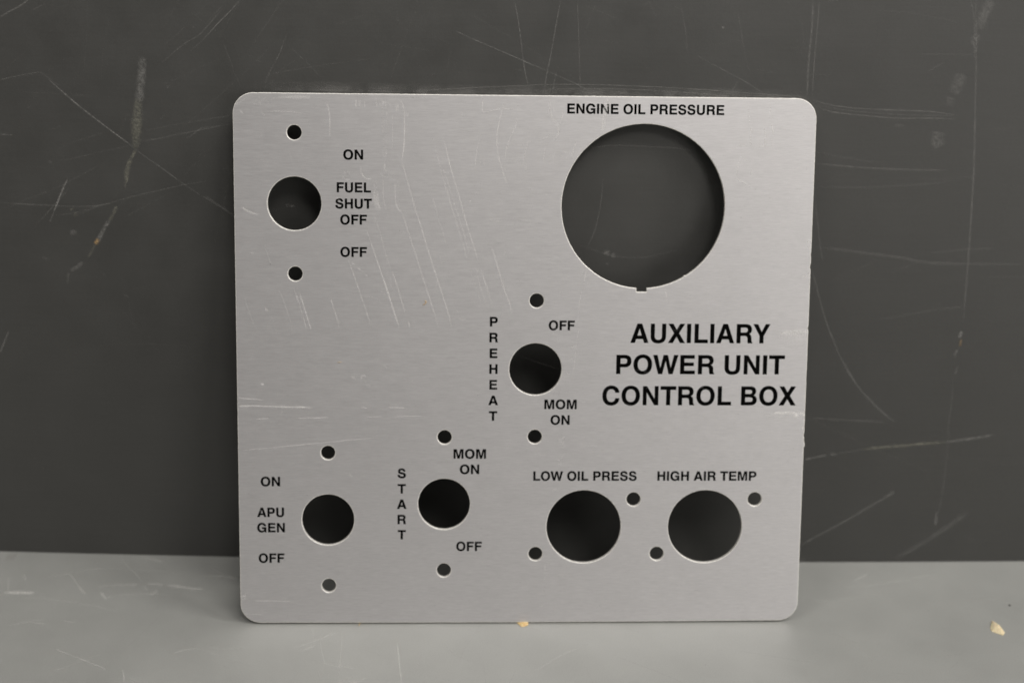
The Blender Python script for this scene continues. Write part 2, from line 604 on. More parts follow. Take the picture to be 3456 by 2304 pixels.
# ------------------------------------------------------------------ wear marks
# rows: (width, strength, tone, x0, y0, x1, y1, ...) along the surface; tone 0 pale, 1 yellowish, 2 dark, 3 orange, 4 brown
WALL_MARKS = [
(0.4,0.75,0,-150.65,168.52,-146.55,164.61,-141.58,160.09,-134.86,154.61,-129.21,150.16,-125.52,147.3),
(0.3,0.7,0,-124.79,146.57,-121.83,144.17,-117.22,140.86,-111.74,136.62),
(0.25,0.35,0,-111.74,136.62,-107.96,133.89,-105.03,132.06),
(0.3,0.5,0,-104.56,131.76,-99.74,128.7,-93.84,124.7),
(0.3,0.4,0,-103.53,131.78,-99.13,128.72,-93.82,125.02),
(0.27,0.35,0,-165.81,167.93,-159.74,169.38,-152.93,170.73),
(0.2,0.15,0,-152.93,170.73,-150.47,168.52),
(2.39,0.55,0,-120.57,176.17,-121.18,171.43,-122.02,166.05,-122.72,161.84),
(2.79,0.62,1,-122.76,163.04,-123.39,158.2,-124.08,153.33,-124.46,149.65,-124.77,146.88),
(0.83,0.6,1,-124.77,146.88,-125.5,145.02,-126.69,143.45),
(1.49,0.62,1,-126.57,143.45,-127.59,140.95,-128.42,137.82,-128.31,135.95),
(0.55,0.5,1,-127.71,137.52,-128.78,135.31,-129.07,133.74),
(1.02,0.5,1,-132.19,127.68,-133.48,125.11,-134.87,122.85),
(1.21,0.6,0,-134.87,122.85,-136.57,120.58,-138,117.98,-139.43,115.37),
(1.31,0.9,3,-138.91,116.54,-139.61,115.5,-140.23,114.58),
(0.84,0.35,1,-140.23,114.58,-141.54,112.09,-142.87,110.12),
(1.14,0.4,0,-144.82,108.25,-146.61,106.77,-148.9,105.28),
(0.58,0.2,0,-149.75,104.73,-150.34,100.78),
(0.55,0.85,0,-147.17,136.45,-148.6,133.91,-150.07,131.05,-151.56,127.86,-152.71,125.29),
(0.37,0.6,0,-152.71,125.29,-153.46,123.69,-154.31,121.75),
(0.28,0.3,0,-146.66,133.96,-148.82,131.39,-150.84,129.14,-154.21,125.58,-159.62,120.02),
(0.39,0.3,0,-169.86,128.04,-162.58,127.59,-154.65,127.47,-145.52,127.24,-137.23,127.88,-131.94,129.45,-124.49,131.64,-117.08,133.5,-110.93,135.08,-102.36,136.7),
(0.28,0.2,0,-170.09,125.82,-166.31,126.87,-161.2,129.21,-156.14,131.22,-150.46,133.56,-143.45,137.47,-135.88,141.51),
(0.29,0.25,0,-153.72,124.25,-149.42,124.48,-144.44,125.49,-137.23,127.88,-145.77,124.19),
(0.28,0.18,0,-131.17,123.25,-126.08,126.23,-121.02,128.88,-117.23,131.17,-114.7,132.8),
(1.97,0.35,0,-147.1,119.37,-146.83,117.45),
(0.47,0.45,1,-147.58,125.92,-146.3,126.59),
(0.96,0.35,1,-145.79,125.46,-145.83,123.55),
(1.42,0.25,0,-138.46,104.02,-137.98,104.69),
(0.94,0.2,0,-137.02,105.82,-136.79,105.57),
(0.84,0.2,0,-158.12,109.61,-156,109.15),
(0.52,0.45,0,-163.83,187.36,-160.73,189.16,-157.66,190.78,-154.55,192.87),
(0.43,0.2,0,-153.69,189.72,-149.42,191.83),
(0.23,0.12,0,-136.23,193.27,-137.36,182.84,-139.69,168.65),
(0.35,0.28,0,-115.74,173.62,-112.02,176.65,-106.79,180.86,-102.26,183.58,-94.85,191.84),
(0.26,0.25,0,-106.08,177.95,-101.78,181.55,-96.85,186.6,-90.76,192.49),
(0.22,0.2,0,-114.19,179.54,-110.49,182.54,-106.49,186.11),
(0.38,0.3,0,-123.29,149.19,-117.83,150.1,-112.36,151.44,-104.49,153.14,-99.65,154.34,-93.33,155.5),
(0.28,0.22,0,-121.87,152.46,-113.38,154.47,-106.14,155.84,-98.31,157.4,-93.21,158.23),
(0.27,0.35,0,-108.54,150.3,-105.74,152.2,-103.86,153.76,-100.84,154.43),
(0.28,0.2,0,-149.08,142.32,-142.94,143.7,-134.95,145.73,-126.39,147.77),
(0.27,0.2,0,-116.87,155.92,-113.06,159.63),
(0.36,0.2,0,-113.82,166.53,-112.59,167.33),
(0.58,0.35,0,-167.58,150.5,-163.68,150.41),
(0.28,0.15,0,-151.83,152.09,-147.79,153.71),
(0.29,0.16,0,-128.17,156.28,-119.83,156.16),
(0.28,0.14,0,-110.78,137.58,-107.58,140.76,-101.89,145.83),
(0.46,0.5,0,-104.59,185.74,-104.01,185.58),
(0.88,0.25,0,-152.58,142.36,-152.33,141.12),
(0.53,0.3,0,-132.14,97.13,-130.47,96.9),
(0.48,0.5,0,-171.48,83.55,-173.33,79.6,-175.19,75.63),
(0.3,0.18,0,-151.97,170.06,-146.87,166.06),
(0.35,0.35,0,-89.55,194.24,-93.35,190.16,-97.38,186.26,-100.1,183.22),
(0.26,0.2,0,-94.93,192.66,-97.64,189.65,-99.89,187.27),
(0.27,0.3,0,-75.45,184.36,-76.62,181.34,-78.49,177,-80.79,173.06,-82.9,168.66),
(0.24,0.25,0,-75.14,180.72,-72.02,177.56,-67.83,173.53,-64.9,169.89),
(0.24,0.22,0,-95.29,180.97,-93.4,175.41,-91.9,170.66,-90.53,167.41),
(0.23,0.2,0,-82.15,171.29,-76.49,172.49,-68.68,173.95,-60.03,175.41,-48.8,176.92),
(0.22,0.15,0,-61.49,186.97,-56.76,188.55,-51.61,190.34),
(0.36,0.4,0,-36.27,191.47,-35.33,191.28),
(0.27,0.22,0,-41.39,190.32,-41.4,189.05,-40.77,187.79),
(0.23,0.16,0,-24.92,181.02,-25.54,176.7,-25.75,174.31,-24.23,173.9,-22.52,176.32),
(0.28,0.6,0,-23.66,186.1,-18.72,183.92,-12.24,181.24,-5.73,178.55,0.89,175.63),
(0.28,0.4,0,-8.43,179.8,-2.34,177.23,5.09,174.09,10.36,171.87,14.77,169.97,19.66,167.32),
(0.37,0.35,0,-40.48,166.4,-31.58,167.35,-22.9,168.03,-11.62,168.79,1.05,169.44),
(0.28,0.45,0,-8.24,169.03,2.61,169.69,13.47,169.95,26.52,169.89,39.62,169.56,52.76,169,65.96,168.26,79.21,167.38,87.17,166.95),
(0.28,0.4,0,4.82,168.28,17.87,168.61,30.94,168.68,44.06,168.22,55.04,167.58,63.86,166.95),
(0.32,0.5,0,-5.53,195.82,-4.6,192.04,-3.62,186.53,-2.61,179.68,-1.85,174.5,-0.65,169.72,0.15,167.19),
(0.37,0.5,0,8.82,196.07,7.85,190.13,6.96,184.15,6.06,178.1,5.12,172.87,4.41,167.26),
(0.28,0.35,0,13.84,196.16,14.45,188.54,15.06,179.98,15.54,172.61,15.84,166.91),
(0.47,0.25,0,8.04,173.79,7.57,170.73,7.13,166.77),
(0.23,0.2,0,19.65,194.99,17.9,190.3,16.58,185.59),
(0.22,0.18,0,16.46,194.51,22.11,192.28,27.78,190.04),
(0.27,0.32,0,45.21,196.67,46.27,193.31,47.38,189.07,48.32,184.37,48.83,179.64),
(0.23,0.25,0,33.56,194.46,36.48,195.9),
(0.23,0.2,0,36.54,194.84,38.88,191.07),
(0.32,0.3,0,51.64,179.68,56.59,177.15,62.01,174.39,68.36,171.2,74.36,167.53),
(0.63,0.6,0,58.91,188.73,59.82,188.06),
(0.23,0.25,0,63.16,194.41,64.61,189.33,66.2,182.49,67.93,176.88,68.79,174.27),
(0.28,0.2,0,71.08,175.61,76.86,174.47),
(0.65,0.38,0,86.67,197.3,87.07,189.66,87.09,182.35,87.11,174.95,87.6,167.04),
(0.37,0.35,0,88.65,197.33,88.8,189.68,88.81,180.2,89.14,167.06),
(0.28,0.25,0,86.96,174.16,94.07,174.17),
(0.23,0.2,0,83.6,192.17,85.27,183.19),
(0.39,0.2,0,65.27,171.59,63.15,167.6),
(0.47,0.4,0,89.31,166.19,94.87,164.66,103.67,163.6,113.88,163.2,127.03,162.83,136.53,161.61),
(0.47,0.4,0,90.23,164.02,96.55,162.27,106.81,161.29,117.09,160.53,127.29,160.63,136.46,160.43),
(0.38,0.22,0,92.02,164.19,102.31,162.7,116.95,161.77,136.33,161.46),
(0.59,0.35,0,92.68,145.46,101.92,144.73,114.52,144.03,125.63,143.76,135.63,143.69),
(0.45,0.3,0,135.74,197.98,137.61,192.43,139.43,179.73),
(0.59,0.38,0,137.38,198,139.44,184,141.92,162.39,143.92,143.83,145.12,127.83,146.07,113.02,146.7,101.1,147.23,89.79),
(3.11,0.35,0,142.36,198.07,140.79,193.87,139.51,188.94),
(2.35,0.3,0,139.48,187.53,138.15,183.98),
(3.54,0.3,0,136.06,175.03,135.07,171.42,133.98,168.51),
(2.76,0.22,0,133.75,167.42,133.03,164.5),
(3.94,0.3,0,131.1,156.4,130.69,153.81,131.74,151.22),
(0.96,0.2,0,116.24,158.32,119.55,158.13),
(1.01,0.22,0,94.15,117.53,102.47,116.66,113.9,115.19,123.07,114.07,133.11,112.33,148.33,112.01,165.04,111.92),
(0.83,0.15,0,132.73,115.47,144.65,116.95,155.21,117.39),
(0.7,0.14,0,93.03,137.71,111.48,137.89,129.87,139.19,141.57,140.79),
(0.47,0.14,0,120.54,180.93,139.24,181.15),
(0.48,0.12,0,143.85,157.26,158.45,157.76),
(0.48,0.16,0,91.22,149.32,99.41,147.92,112.1,145.96),
(0.39,0.2,0,124.79,175.41,130.19,178.55),
(0.86,0.12,0,118.65,92.12,135.14,95.43,147.22,97.09),
(0.59,0.35,0,94.51,109.54,97.65,100.04,101.23,90.4,106.54,79.15),
(0.48,0.2,0,92.97,134.3,95.74,120.5,97.6,112.71),
(1.18,0.7,0,147.21,88.16,146.37,85.71),
(0.83,0.55,3,147.35,85.3,147.12,82.83),
(1.08,0.35,0,146.5,81.6,145.63,79.28),
(0.8,0.35,0,106.79,79.12,109.81,73.81,114.8,66.92,120.44,61.12,125.24,56.83,128.38,54.64),
(0.78,0.35,0,146.23,78.87,145.69,78.64),
(0.74,0.3,0,147.38,75.44,146.84,72.37),
(0.52,0.18,0,146.22,71.6,146.83,63.87,147.02,53.7,147.98,40.17,147.94,25.57,147.3,15.68),
(1.06,0.35,0,146.74,20.23,147.04,14.68),
(0.81,0.6,0,98.23,40.39,102.15,41.36,105.71,42.17),
(0.9,0.5,0,106.76,42.57,109.32,42.42),
(0.58,0.25,0,110.02,42.74,117.87,44.34),
(1.03,0.75,1,117.87,44.34,125.07,45.15,132.29,45.78,139.5,46.58,146.75,47.13),
(0.92,0.5,0,146.75,47.13,153.94,48.15,159.67,49.09,163.59,49.95),
(0.83,0.4,0,99.75,7.03,107.13,11.62,114.82,16.59,122.42,21.94,127.94,25.62,131.71,28.23),
(1.54,0.3,0,128.6,26.27,130.99,28.06),
(1.95,0.2,0,133.63,1.08,139.92,5.27,146.83,10.27,152.26,14.83,158.36,19.77),
(0.88,0.2,0,98.61,56.21,110.22,55.39,125.48,54.64),
(1.1,0.4,0,100.62,1.4,101.58,0.73),
(0.65,0.12,0,158.05,10.63,163.76,7.23),
(0.68,0.3,0,173.2,50.01,173.94,50),
(0.39,0.3,0,24.05,139.72,23.93,133.85,23.15,127.37,22.07,121.92,20.17,116.97),
(0.48,0.28,0,19.44,149.68,27.08,150.58,37.33,150.46,47.63,149.97,52.82,149.1),
(0.51,0.2,0,17,117.48,24.45,114.82,31.88,113.26,40.29,113.64,49.63,116.23),
(1.61,0.7,0,25.5,114.95,27.36,114.42),
(1.42,0.7,0,27.9,114.04,29.49,113.78),
(0.81,0.5,0,26.29,110.98,27.04,110.82),
(0.42,0.45,0,-1.65,78.25,4.75,75.94,12.95,73.29),
(0.8,0.5,0,-77.85,129.37,-76.49,129.01,-74.67,128.86),
(0.58,0.4,0,-75.01,153.86,-74.12,153.65)]
PLATE_MARKS = [
(0.28,0.5,0,28.86,167.58,29.47,166.62,29.82,164.67,30,162.23,30.01,157.09),
(0.28,0.6,0,51.49,168.8,52.47,167.83,53.09,165.39,53.16,161.23,53.16,157.55,52.97,153.86,52.59,151.39,52.27,149.91),
(0.23,0.55,0,52.27,149.41,52.84,147.69,53.83,144.73,54.7,141.51,55.95,137.05,56.95,133.62),
(0.23,0.55,0,65.09,157.67,65.85,155.21,66.98,150.78,67.62,148.07,68.63,144.61,70.15,139.65,71.8,133.73),
(0.23,0.4,0,62.75,154.69,63.88,150.26,65.14,145.32,66.65,140.37,68.43,133.7),
(0.19,0.3,0,65.88,145.82,67.4,141.62,69.68,133.71),
(0.46,0.4,0,67.11,150.29,67.57,148.07),
(0.28,0.6,0,39.59,148.07,39.53,146.59,40.2,145.36,41.31,144.25,43.04,144.44),
(0.28,0.4,0,31.62,138.6,32.85,137.62),
(0.28,0.4,0,65.51,147.31,65.88,146.32,67.62,146.7),
(0.23,0.5,0,47.02,149.37,47.06,146.53),
(0.28,0.5,0,50.23,143.21,50.28,140.24,50.48,137.01,51.22,135.02,52.47,133.79),
(0.23,0.35,0,46.51,144.67,46.55,140.21,46.87,136.73,47.74,134.25),
(0.23,0.38,0,43.53,140.43,43.62,138.2,43.86,136.46,44.63,134.48),
(0.23,0.38,0,43.82,140.43,43.92,138.2,44.16,136.46,44.93,134.48),
(0.23,0.38,0,44.07,140.44,44.17,138.2,44.41,136.46,45.17,134.48),
(0.23,0.38,0,44.32,140.44,44.41,138.2,44.66,136.47,45.42,134.48),
(0.23,0.38,0,44.64,140.44,44.74,138.21,44.98,136.47,45.75,134.48),
(0.23,0.38,0,44.89,140.44,44.99,138.21,45.23,136.47,46,134.49),
(0.23,0.55,0,77.66,170.05,77.44,165.4,78.19,165.28,83.63,166.44),
(0.23,0.4,0,76.27,155.55,75.67,152.34,75.38,148.63),
(0.19,0.35,0,78.05,150.38,78.07,148.65),
(0.19,0.35,0,78.3,150.39,78.31,148.65),
(0.19,0.35,0,76.93,150.37,76.95,148.64),
(0.55,0.4,0,70.96,165.21,70.96,164.23),
(0.28,0.5,0,74.15,137.94,73.41,137.19),
(0.37,0.35,0,44.35,168.97,44.64,166.41),
(0.28,0.35,0,46.07,168.74,47.05,167.29,47.1,166.43),
(0.28,0.32,0,38,168.65,38.04,166.34),
(0.28,0.32,0,38.25,168.66,38.29,166.34),
(0.28,0.32,0,39.06,168.67,39.1,166.35),
(0.28,0.32,0,39.43,168.67,39.47,166.35),
(0.28,0.32,0,40.86,168.69,40.9,166.37),
(0.28,0.35,0,50.62,167.45,50.52,165.25),
(0.28,0.35,0,50.99,167.45,50.89,165.25),
(0.28,0.35,0,51.29,167.45,51.19,165.25),
(0.23,0.3,0,48.28,168.03,49.14,166.45),
(0.18,0.3,0,49.46,164.13,49.45,155.06,49.13,152.1),
(0.27,0.45,0,38.3,162.8,38.17,162.19),
(0.23,0.35,0,34.98,163.38,35.27,162.89),
(1.11,0.25,0,53.71,165.16,54.2,163.69),
(0.92,0.22,0,45.58,167.76,46.31,166.55),
(0.23,0.35,0,45.77,146.15,47.01,144.92,48.5,144.93,49.99,144.2),
(0.46,0.28,0,33.64,145.05,34.87,144.08,36.11,143.96),
(0.23,0.35,0,51.48,147.68,51.73,148.67),
(0.19,0.4,0,52.84,148.68,53.21,147.69),
(0.55,0.25,0,34.51,146.79,34.51,145.56),
(0.55,0.25,0,35.87,146.8,35.87,145.57),
(0.19,0.35,0,61.93,138.59,63.43,133.87),
(0.23,0.6,0,56.42,135.48,58.21,130,60.01,123.9,62.11,117.32,64.22,111.02,66.34,104.39,68.32,97.58),
(0.23,0.5,0,52.27,134.56,54.35,127.74,56.74,120.59,59.13,112.8,61.54,105.58,63.96,97.72),
(0.23,0.55,0,71.27,135.59,72.79,130.25,74.61,124.59,76.44,118.91),
(0.24,0.45,0,77.36,115.91,79.2,110.5,81.06,104.46),
(0.23,0.4,0,68.3,134.98,70.42,127.85,71.94,123.08,73.16,118.89),
(0.19,0.35,0,69.64,134.69,71.3,129.35,73.89,120.69),
(0.19,0.3,0,74.37,115.29,76.21,109.28,77.74,105.05),
(0.19,0.3,0,76.18,114.1,77.72,108.98,78.94,105.36),
(0.24,0.55,0,80.6,123.43,82.75,116.54,84.92,109.32,86.46,105.4,87.4,102.22),
(0.19,0.35,0,88.33,99.64,88.49,98.12),
(0.23,0.55,0,42.18,125.57,43.94,120.51,46.31,113.33,48.68,105.82,51.36,97.3),
(0.19,0.5,0,46.31,113.33,48.09,108.53,49.87,102.81,51.6,97.3),
(0.19,0.4,0,46.66,113.33,48.98,105.52),
(0.19,0.3,0,41.3,128.24,42.18,125.57),
(0.23,0.3,0,43.68,133.01,45.45,127.68,46.92,122.02,48.69,116.35),
(0.23,0.5,0,49.44,115.15,51.37,108.85,53.46,101.91),
(0.24,0.5,0,54.36,99.5,54.9,97.32),
(0.23,0.45,0,35.47,119.26,37.37,113.58,39.73,106.68,41.5,101.26,42.74,97.17),
(0.19,0.3,0,29.75,106.93,31.06,102.72,32.82,97.89),
(0.19,0.25,0,47.5,115.44,48.69,111.84,49.58,108.84),
(0.19,0.25,0,63.1,134.64,64.45,130.19,66.87,122.75),
(0.38,0.6,0,36.65,117.92,37.39,117.33),
(0.56,0.55,0,38.58,116.44,39.32,115.54),
(0.47,0.5,0,39.76,115.25,40.06,115.01),
(0.56,0.6,0,41.1,113.96,41.39,113.61),
(0.28,0.4,0,45.55,108.97,46.3,109.03),
(0.56,0.5,0,75.42,116.35,75.63,116.05),
(0.66,0.5,0,75.93,115.66,76.47,115.67),
(1.12,0.14,0,79.63,132.09,83.51,131.52),
(0.93,0.12,0,86.49,132.43,92.47,131.58),
(0.95,0.14,0,70.26,100.32,72.97,100.03),
(0.65,0.25,0,85.02,130.13,85.38,130.04),
(0.28,0.3,0,43.82,130.64,44.56,129.9),
(0.33,0.5,2,87.85,130.42,87.94,130.27),
(0.33,0.5,2,51.62,128.23,51.71,128.08),
(0.33,0.5,2,61.79,126.66,61.88,126.51),
(0.28,0.55,0,84.25,168.37,83.22,164.4,82.43,160.88,82.03,157.59,82.12,154.78,82.51,151.96,83.36,148.9,84.71,144.9,84.91,144.07,85.25,143.36),
(0.23,0.5,0,88.47,170.52,88.03,167.6),
(0.23,0.4,0,83.79,166.5,85.68,166.29,87.34,166.49),
(0.23,0.45,0,87.96,163.74,88.14,162.34,87.64,160.46,86.24,157.63,85.32,154.81,84.76,152.21,84.67,149.38),
(0.28,0.5,0,98.18,169.45,98.55,168.52,98.64,166.66,99.07,164.56,100.16,162.93,101.25,161.53,101.55,160.36,101.18,158.48,99.66,156.59),
(0.23,0.4,0,92.29,157.46,91.6,155.33,90.92,152.74,90.6,149.79),
(0.18,0.3,0,91,156.27,93.14,156.29),
(0.28,0.35,0,94.91,156.66,96.45,157.26,98.8,158.46),
(0.23,0.4,0,97.43,154.68,96.94,152.56,96.78,150.2),
(0.23,0.45,0,107.04,156.42,106.28,154.53,105.91,152.64,105.77,150.99),
(0.28,0.35,0,102.68,153.32,104.24,152.86,105.79,152.36),
(0.19,0.3,0,85.91,150.57,85.92,149.4),
(0.19,0.3,0,87.15,150.59,87.16,149.41),
(0.19,0.3,0,87.79,150.59,87.8,149.41),
(0.19,0.3,0,88.45,150.6,88.47,149.42),
(0.19,0.3,0,89.05,150.6,89.06,149.42),
(0.19,0.3,0,90.35,150.61,90.37,149.43),
(0.19,0.3,0,102.84,166.23,102.29,163.89,101.84,161.77),
(0.23,0.35,0,99.63,167.13,99.89,165.73),
(0.23,0.35,0,90.85,148.73,91.35,146.96),
(0.28,0.4,0,83.44,140.39,83.09,139.67),
(0.28,0.4,0,92.84,141.65,93.04,140.94),
(0.28,0.4,0,93.34,139.75,93.71,138.81),
(0.28,0.4,0,83.23,138.01,83.47,137.3),
(0.28,0.4,0,84.92,148.09,84.33,147.26),
(0.37,0.4,0,80.44,143.44,80.8,143.68),
(0.19,0.2,0,98.53,152.57,98.49,150.21),
(0.19,0.2,0,99.84,152.59,99.8,150.23),
(0.19,0.2,0,102.22,152.61,102.18,150.25),
(0.19,0.2,0,104.12,152.62,104.09,150.26),
(0.28,0.2,0,97.97,149.74,99.41,149.28),
(0.28,0.35,0,161.02,167.63,161.34,165.28,161.71,162.7),
(0.37,0.6,0,162,161.28,162.56,159.52),
(0.28,0.4,0,162.13,159.4,162.05,156.8,162.61,155.97),
(0.37,0.45,0,166.27,161.32,166.83,159.09),
(0.38,0.55,0,168.71,162.41,168.93,160.88,169.36,158.99),
(0.38,0.6,0,166.7,158.02,166.76,155.42),
(0.28,0.3,0,167.97,167.7,168.25,165.12),
(0.37,0.3,0,157.82,155.34,159.73,155.71,162.61,155.97),
(0.28,0.35,0,159.11,152.74,161.34,150.68),
(0.28,0.35,0,159.12,152.27,158.6,149.89,158.07,147.75,158.07,146.08),
(0.37,0.55,0,158.19,145.32,160.6,143.96,162.81,142.71),
(0.37,0.35,0,163.79,142.32,164.66,141.49),
(0.38,0.4,0,162.75,148.26,162.69,146.24),
(0.28,0.25,0,164.55,155.4,166.96,155.42),
(0.28,0.25,0,163.7,152.07,163.55,150.88),
(0.28,0.25,0,165.7,156.83,165.99,155.65),
(0.28,0.25,0,168.93,157.57,169,155.44),
(0.76,0.9,0,181.46,125.57,182.6,125.48),
(0.76,0.9,0,181.53,123.8,182.76,123.76),
(0.48,0.5,0,180.07,114.24,182.35,114.39),
(0.48,0.5,0,181.86,115.17,182.77,115.31),
(1.16,0.55,0,173.85,96.2,178.45,96.36,182.13,96.51),
(0.86,0.95,0,182.12,96.61,182.77,96.52),
(0.87,0.95,0,182.27,95.31,182.82,95.27),
(1.74,0.25,0,172.97,95.19,182.18,95.22),
(0.88,0.7,0,172.49,69.88,177.12,70.03,180.38,69.89),
(1.36,0.9,0,179.01,69.28,180.64,69.1),
(0.98,0.8,0,180.84,69.89,182.61,69.76),
(0.78,0.9,0,182.08,69.01,182.64,69.01),
(0.79,0.95,0,181.72,64.97,183.12,65.02),
(0.78,0.25,0,169.27,69.17,175.78,68.62),
(2.13,0.15,0,174.9,92.66,182.73,92.92),
(0.28,0.35,0,136.19,110,137.23,105.36),
(0.28,0.45,2,132.26,106.26,132.37,106.11),
(0.28,0.5,2,149.5,110.07,149.61,109.86),
(0.56,0.4,0,2.47,135.07,4.07,134.05,5.97,133.27,7.43,133.1),
(0.37,0.4,0,4.75,120.74,6.17,120.75),
(0.23,0.2,0,9.22,123.86,11.2,117.32),
(0.23,0.6,2,10.97,117.62,11.2,117.02),
(0.19,0.3,0,13.48,109.55,15.21,105.36,16.93,99.94,17.94,96.62),
(0.23,0.4,0,18.52,109.28,19.96,104.78,22.26,96.64),
(0.23,0.55,0,20.14,108.09,21.72,102.98,23.6,96.64),
(0.19,0.25,0,2.91,106.5,4.47,101.39,6.18,96.42),
(0.19,0.25,0,11.29,100.82,12.58,96.6),
(0.56,0.4,0,9.25,103.82,9.68,102.62,10.27,102.62),
(0.23,0.3,0,29.79,106.93,31.25,102.12,32.71,96.68),
(0.28,0.6,2,18.82,109.64,18.88,109.52),
(0.29,0.55,0,0.34,74.68,2.58,74.32,5.56,74.11,8.25,73.78),
(0.39,0.6,0,0.29,71.86,4.64,72.02,8.53,71.88,12.42,71.73,16.02,71.58,20.22,71.59,23.83,71.35),
(0.58,0.4,0,13.63,71.89,16.02,71.58),
(0.58,0.4,0,18.72,71.74,21.43,71.5),
(0.58,0.4,0,0.74,71.86,3.74,71.87),
(0.29,0.45,0,39.18,71.63,41.29,71.26),
(0.34,0.55,0,47.92,71.49,50.64,71.49,53.66,71.34),
(0.29,0.5,0,6.07,67.63,9.98,67.89),
(0.29,0.5,0,18.99,67.9,23.5,68.06,28.92,68.28),
(0.24,0.4,0,41.28,68.39,46.11,68.46),
(0.24,0.45,0,50.34,68.56,54.57,68.66,58.8,68.73),
(0.24,0.45,0,1.12,57.48,9.85,58.26,18.9,59.17,27.95,60.13,37.02,60.97,44.58,61.69),
(0.58,0.75,0,7.49,79.07,8.68,78.86),
(0.47,0.35,0,39.22,80.83,40.12,82.06,41.02,81.3),
(0.77,0.2,0,35.92,81.74,37.71,80.83),
(0.48,0.35,0,43.71,74.71,44.01,75.02),
(0.58,0.25,0,41.01,78.85,42.51,78.39),
(0.59,0.3,0,35.14,49.48,36.66,49.01),
(0.29,0.3,0,46.74,85.13,47.64,84.22),
(0.24,0.5,2,22.34,86.22,22.46,86.16),
(0.19,0.12,0,10.26,89.89,10.18,83.8),
(0.29,0.35,0,45.85,90.47,46.45,90.26),
(0.3,0.35,0,4.31,7.48,7.67,7.5,12.26,7.45,15.62,7.23,18.37,7.08),
(0.6,0.3,0,0.3,9.17,1.44,9.25,1.98,9.96),
(0.48,0.25,0,0.96,7.58,1.89,9.01),
(0.5,0.22,0,1.19,2.87,3.79,3.1,7.3,2.76),
(0.8,0.16,0,11.43,2.43,12.5,2.42),
(0.8,0.15,0,14.49,2.25,15.87,2.41),
(0.27,0.3,0,8.95,164.86,10.82,164.88,14.31,164.92,18.4,164.73,22.48,164.31),
(0.28,0.3,0,8.83,164.75,9.29,164.06,10.1,163.37),
(0.28,0.35,0,6.26,167.85,7,166.87),
(0.27,0.22,0,7.13,167.97,8.31,168.91,8.55,169.84),
(0.28,0.35,0,8.12,167.87,8.86,166.89),
(0.27,0.22,0,8.99,167.99,10.17,168.93,10.42,169.86),
(0.28,0.35,0,10.8,167.9,11.54,166.92),
(0.27,0.22,0,11.67,168.02,12.85,168.96,13.09,169.89),
(0.45,0.2,0,0.95,166.98,2.71,167.81,4.48,169.33,5.53,170.04),
(0.37,0.35,0,2.2,165.26,3.23,163.99),
(0.36,0.2,0,5.57,164.48,5.81,165.41),
(0.82,0.22,0,13.78,169.32,24.28,169.54),
(1.09,0.3,0,16.11,169.23,24.28,169.37),
(0.21,0.18,0,105.83,91.43,106.52,91.49),
(0.21,0.31,0,106.85,91.28,107.82,91.32),
(0.21,0.17,0,106.11,91.16,106.65,91.19),
(0.21,0.32,0,106.63,90.8,107.61,90.84),
(0.21,0.33,0,106.47,91.37,107.39,91.32),
(0.21,0.26,0,106.5,91.57,107.38,91.61),
(0.21,0.33,0,105.59,91.21,106.65,91.21),
(0.21,0.34,0,106.93,91.38,107.75,91.34),
(0.21,0.24,0,106.17,91.18,107,91.23),
(0.21,0.16,0,106.58,87.39,107.04,87.38),
(0.21,0.22,0,106.04,87.41,106.78,87.35),
(0.21,0.28,0,105.97,87.49,106.53,87.52),
(0.21,0.27,0,106.39,87.34,107.03,87.29),
(0.21,0.31,0,105.46,87.57,106.04,87.56),
(0.21,0.25,0,105.85,87.45,106.39,87.51),
(0.21,0.3,0,106.33,87.03,107.4,86.97),
(0.21,0.31,0,105.55,87.65,106.64,87.66),
(0.21,0.21,0,105.93,86.8,106.91,86.84),
(0.21,0.35,0,105.01,82.51,105.7,82.54),
(0.21,0.31,0,105.02,83.05,105.56,83.07),
(0.21,0.24,0,104.77,82.7,105.87,82.74),
(0.21,0.29,0,105.03,82.99,105.57,83.03),
(0.21,0.36,0,105.64,83.01,106.23,83.06),
(0.21,0.36,0,105.92,82.41,106.62,82.42),
(0.21,0.24,0,105.56,82.76,106.01,82.8),
(0.21,0.16,0,105.91,81.97,106.68,82),
(0.21,0.33,0,105.2,82.76,105.78,82.81),
(0.21,0.36,0,104.08,61.67,104.89,61.68),
(0.21,0.31,0,103.45,61.04,104.42,61.04),
(0.21,0.34,0,102.91,61.64,103.94,61.59),
(0.21,0.28,0,103.55,61.46,104.53,61.42),
(0.21,0.21,0,103.55,61.31,104.45,61.26),
(0.21,0.35,0,102.53,60.99,103.62,60.97),
(0.21,0.35,0,104.19,61.68,104.7,61.66),
(0.21,0.27,0,102.94,61.66,103.8,61.63),
(0.22,0.34,0,103.08,61.02,103.51,61.08),
(0.21,0.31,0,102.57,59.84,103.55,59.79),
(0.22,0.29,0,103.95,60.16,104.52,60.19),
(0.22,0.26,0,103.64,59.82,104.4,59.88),
(0.21,0.33,0,103.52,60.68,104.28,60.67),
(0.22,0.26,0,103.07,60.57,104.02,60.64),
(0.22,0.26,0,103.87,59.88,104.35,59.89),
(0.21,0.25,0,103.06,59.93,103.65,59.87),
(0.21,0.34,0,102.76,60.62,103.61,60.62),
(0.21,0.16,0,103.74,60.28,104.7,60.23),
(0.22,0.24,0,102.37,54.48,103.38,54.44),
(0.22,0.18,0,103.44,54.53,103.99,54.53),
(0.22,0.3,0,102.68,54.21,103.73,54.27),
(0.22,0.3,0,102.83,54.26,103.59,54.26),
(0.22,0.22,0,102.3,54.7,103.31,54.67),
(0.22,0.28,0,102.78,53,103.67,53.02),
(0.22,0.21,0,102.48,53.13,103.53,53.09),
(0.22,0.18,0,102.87,53.37,103.61,53.33),
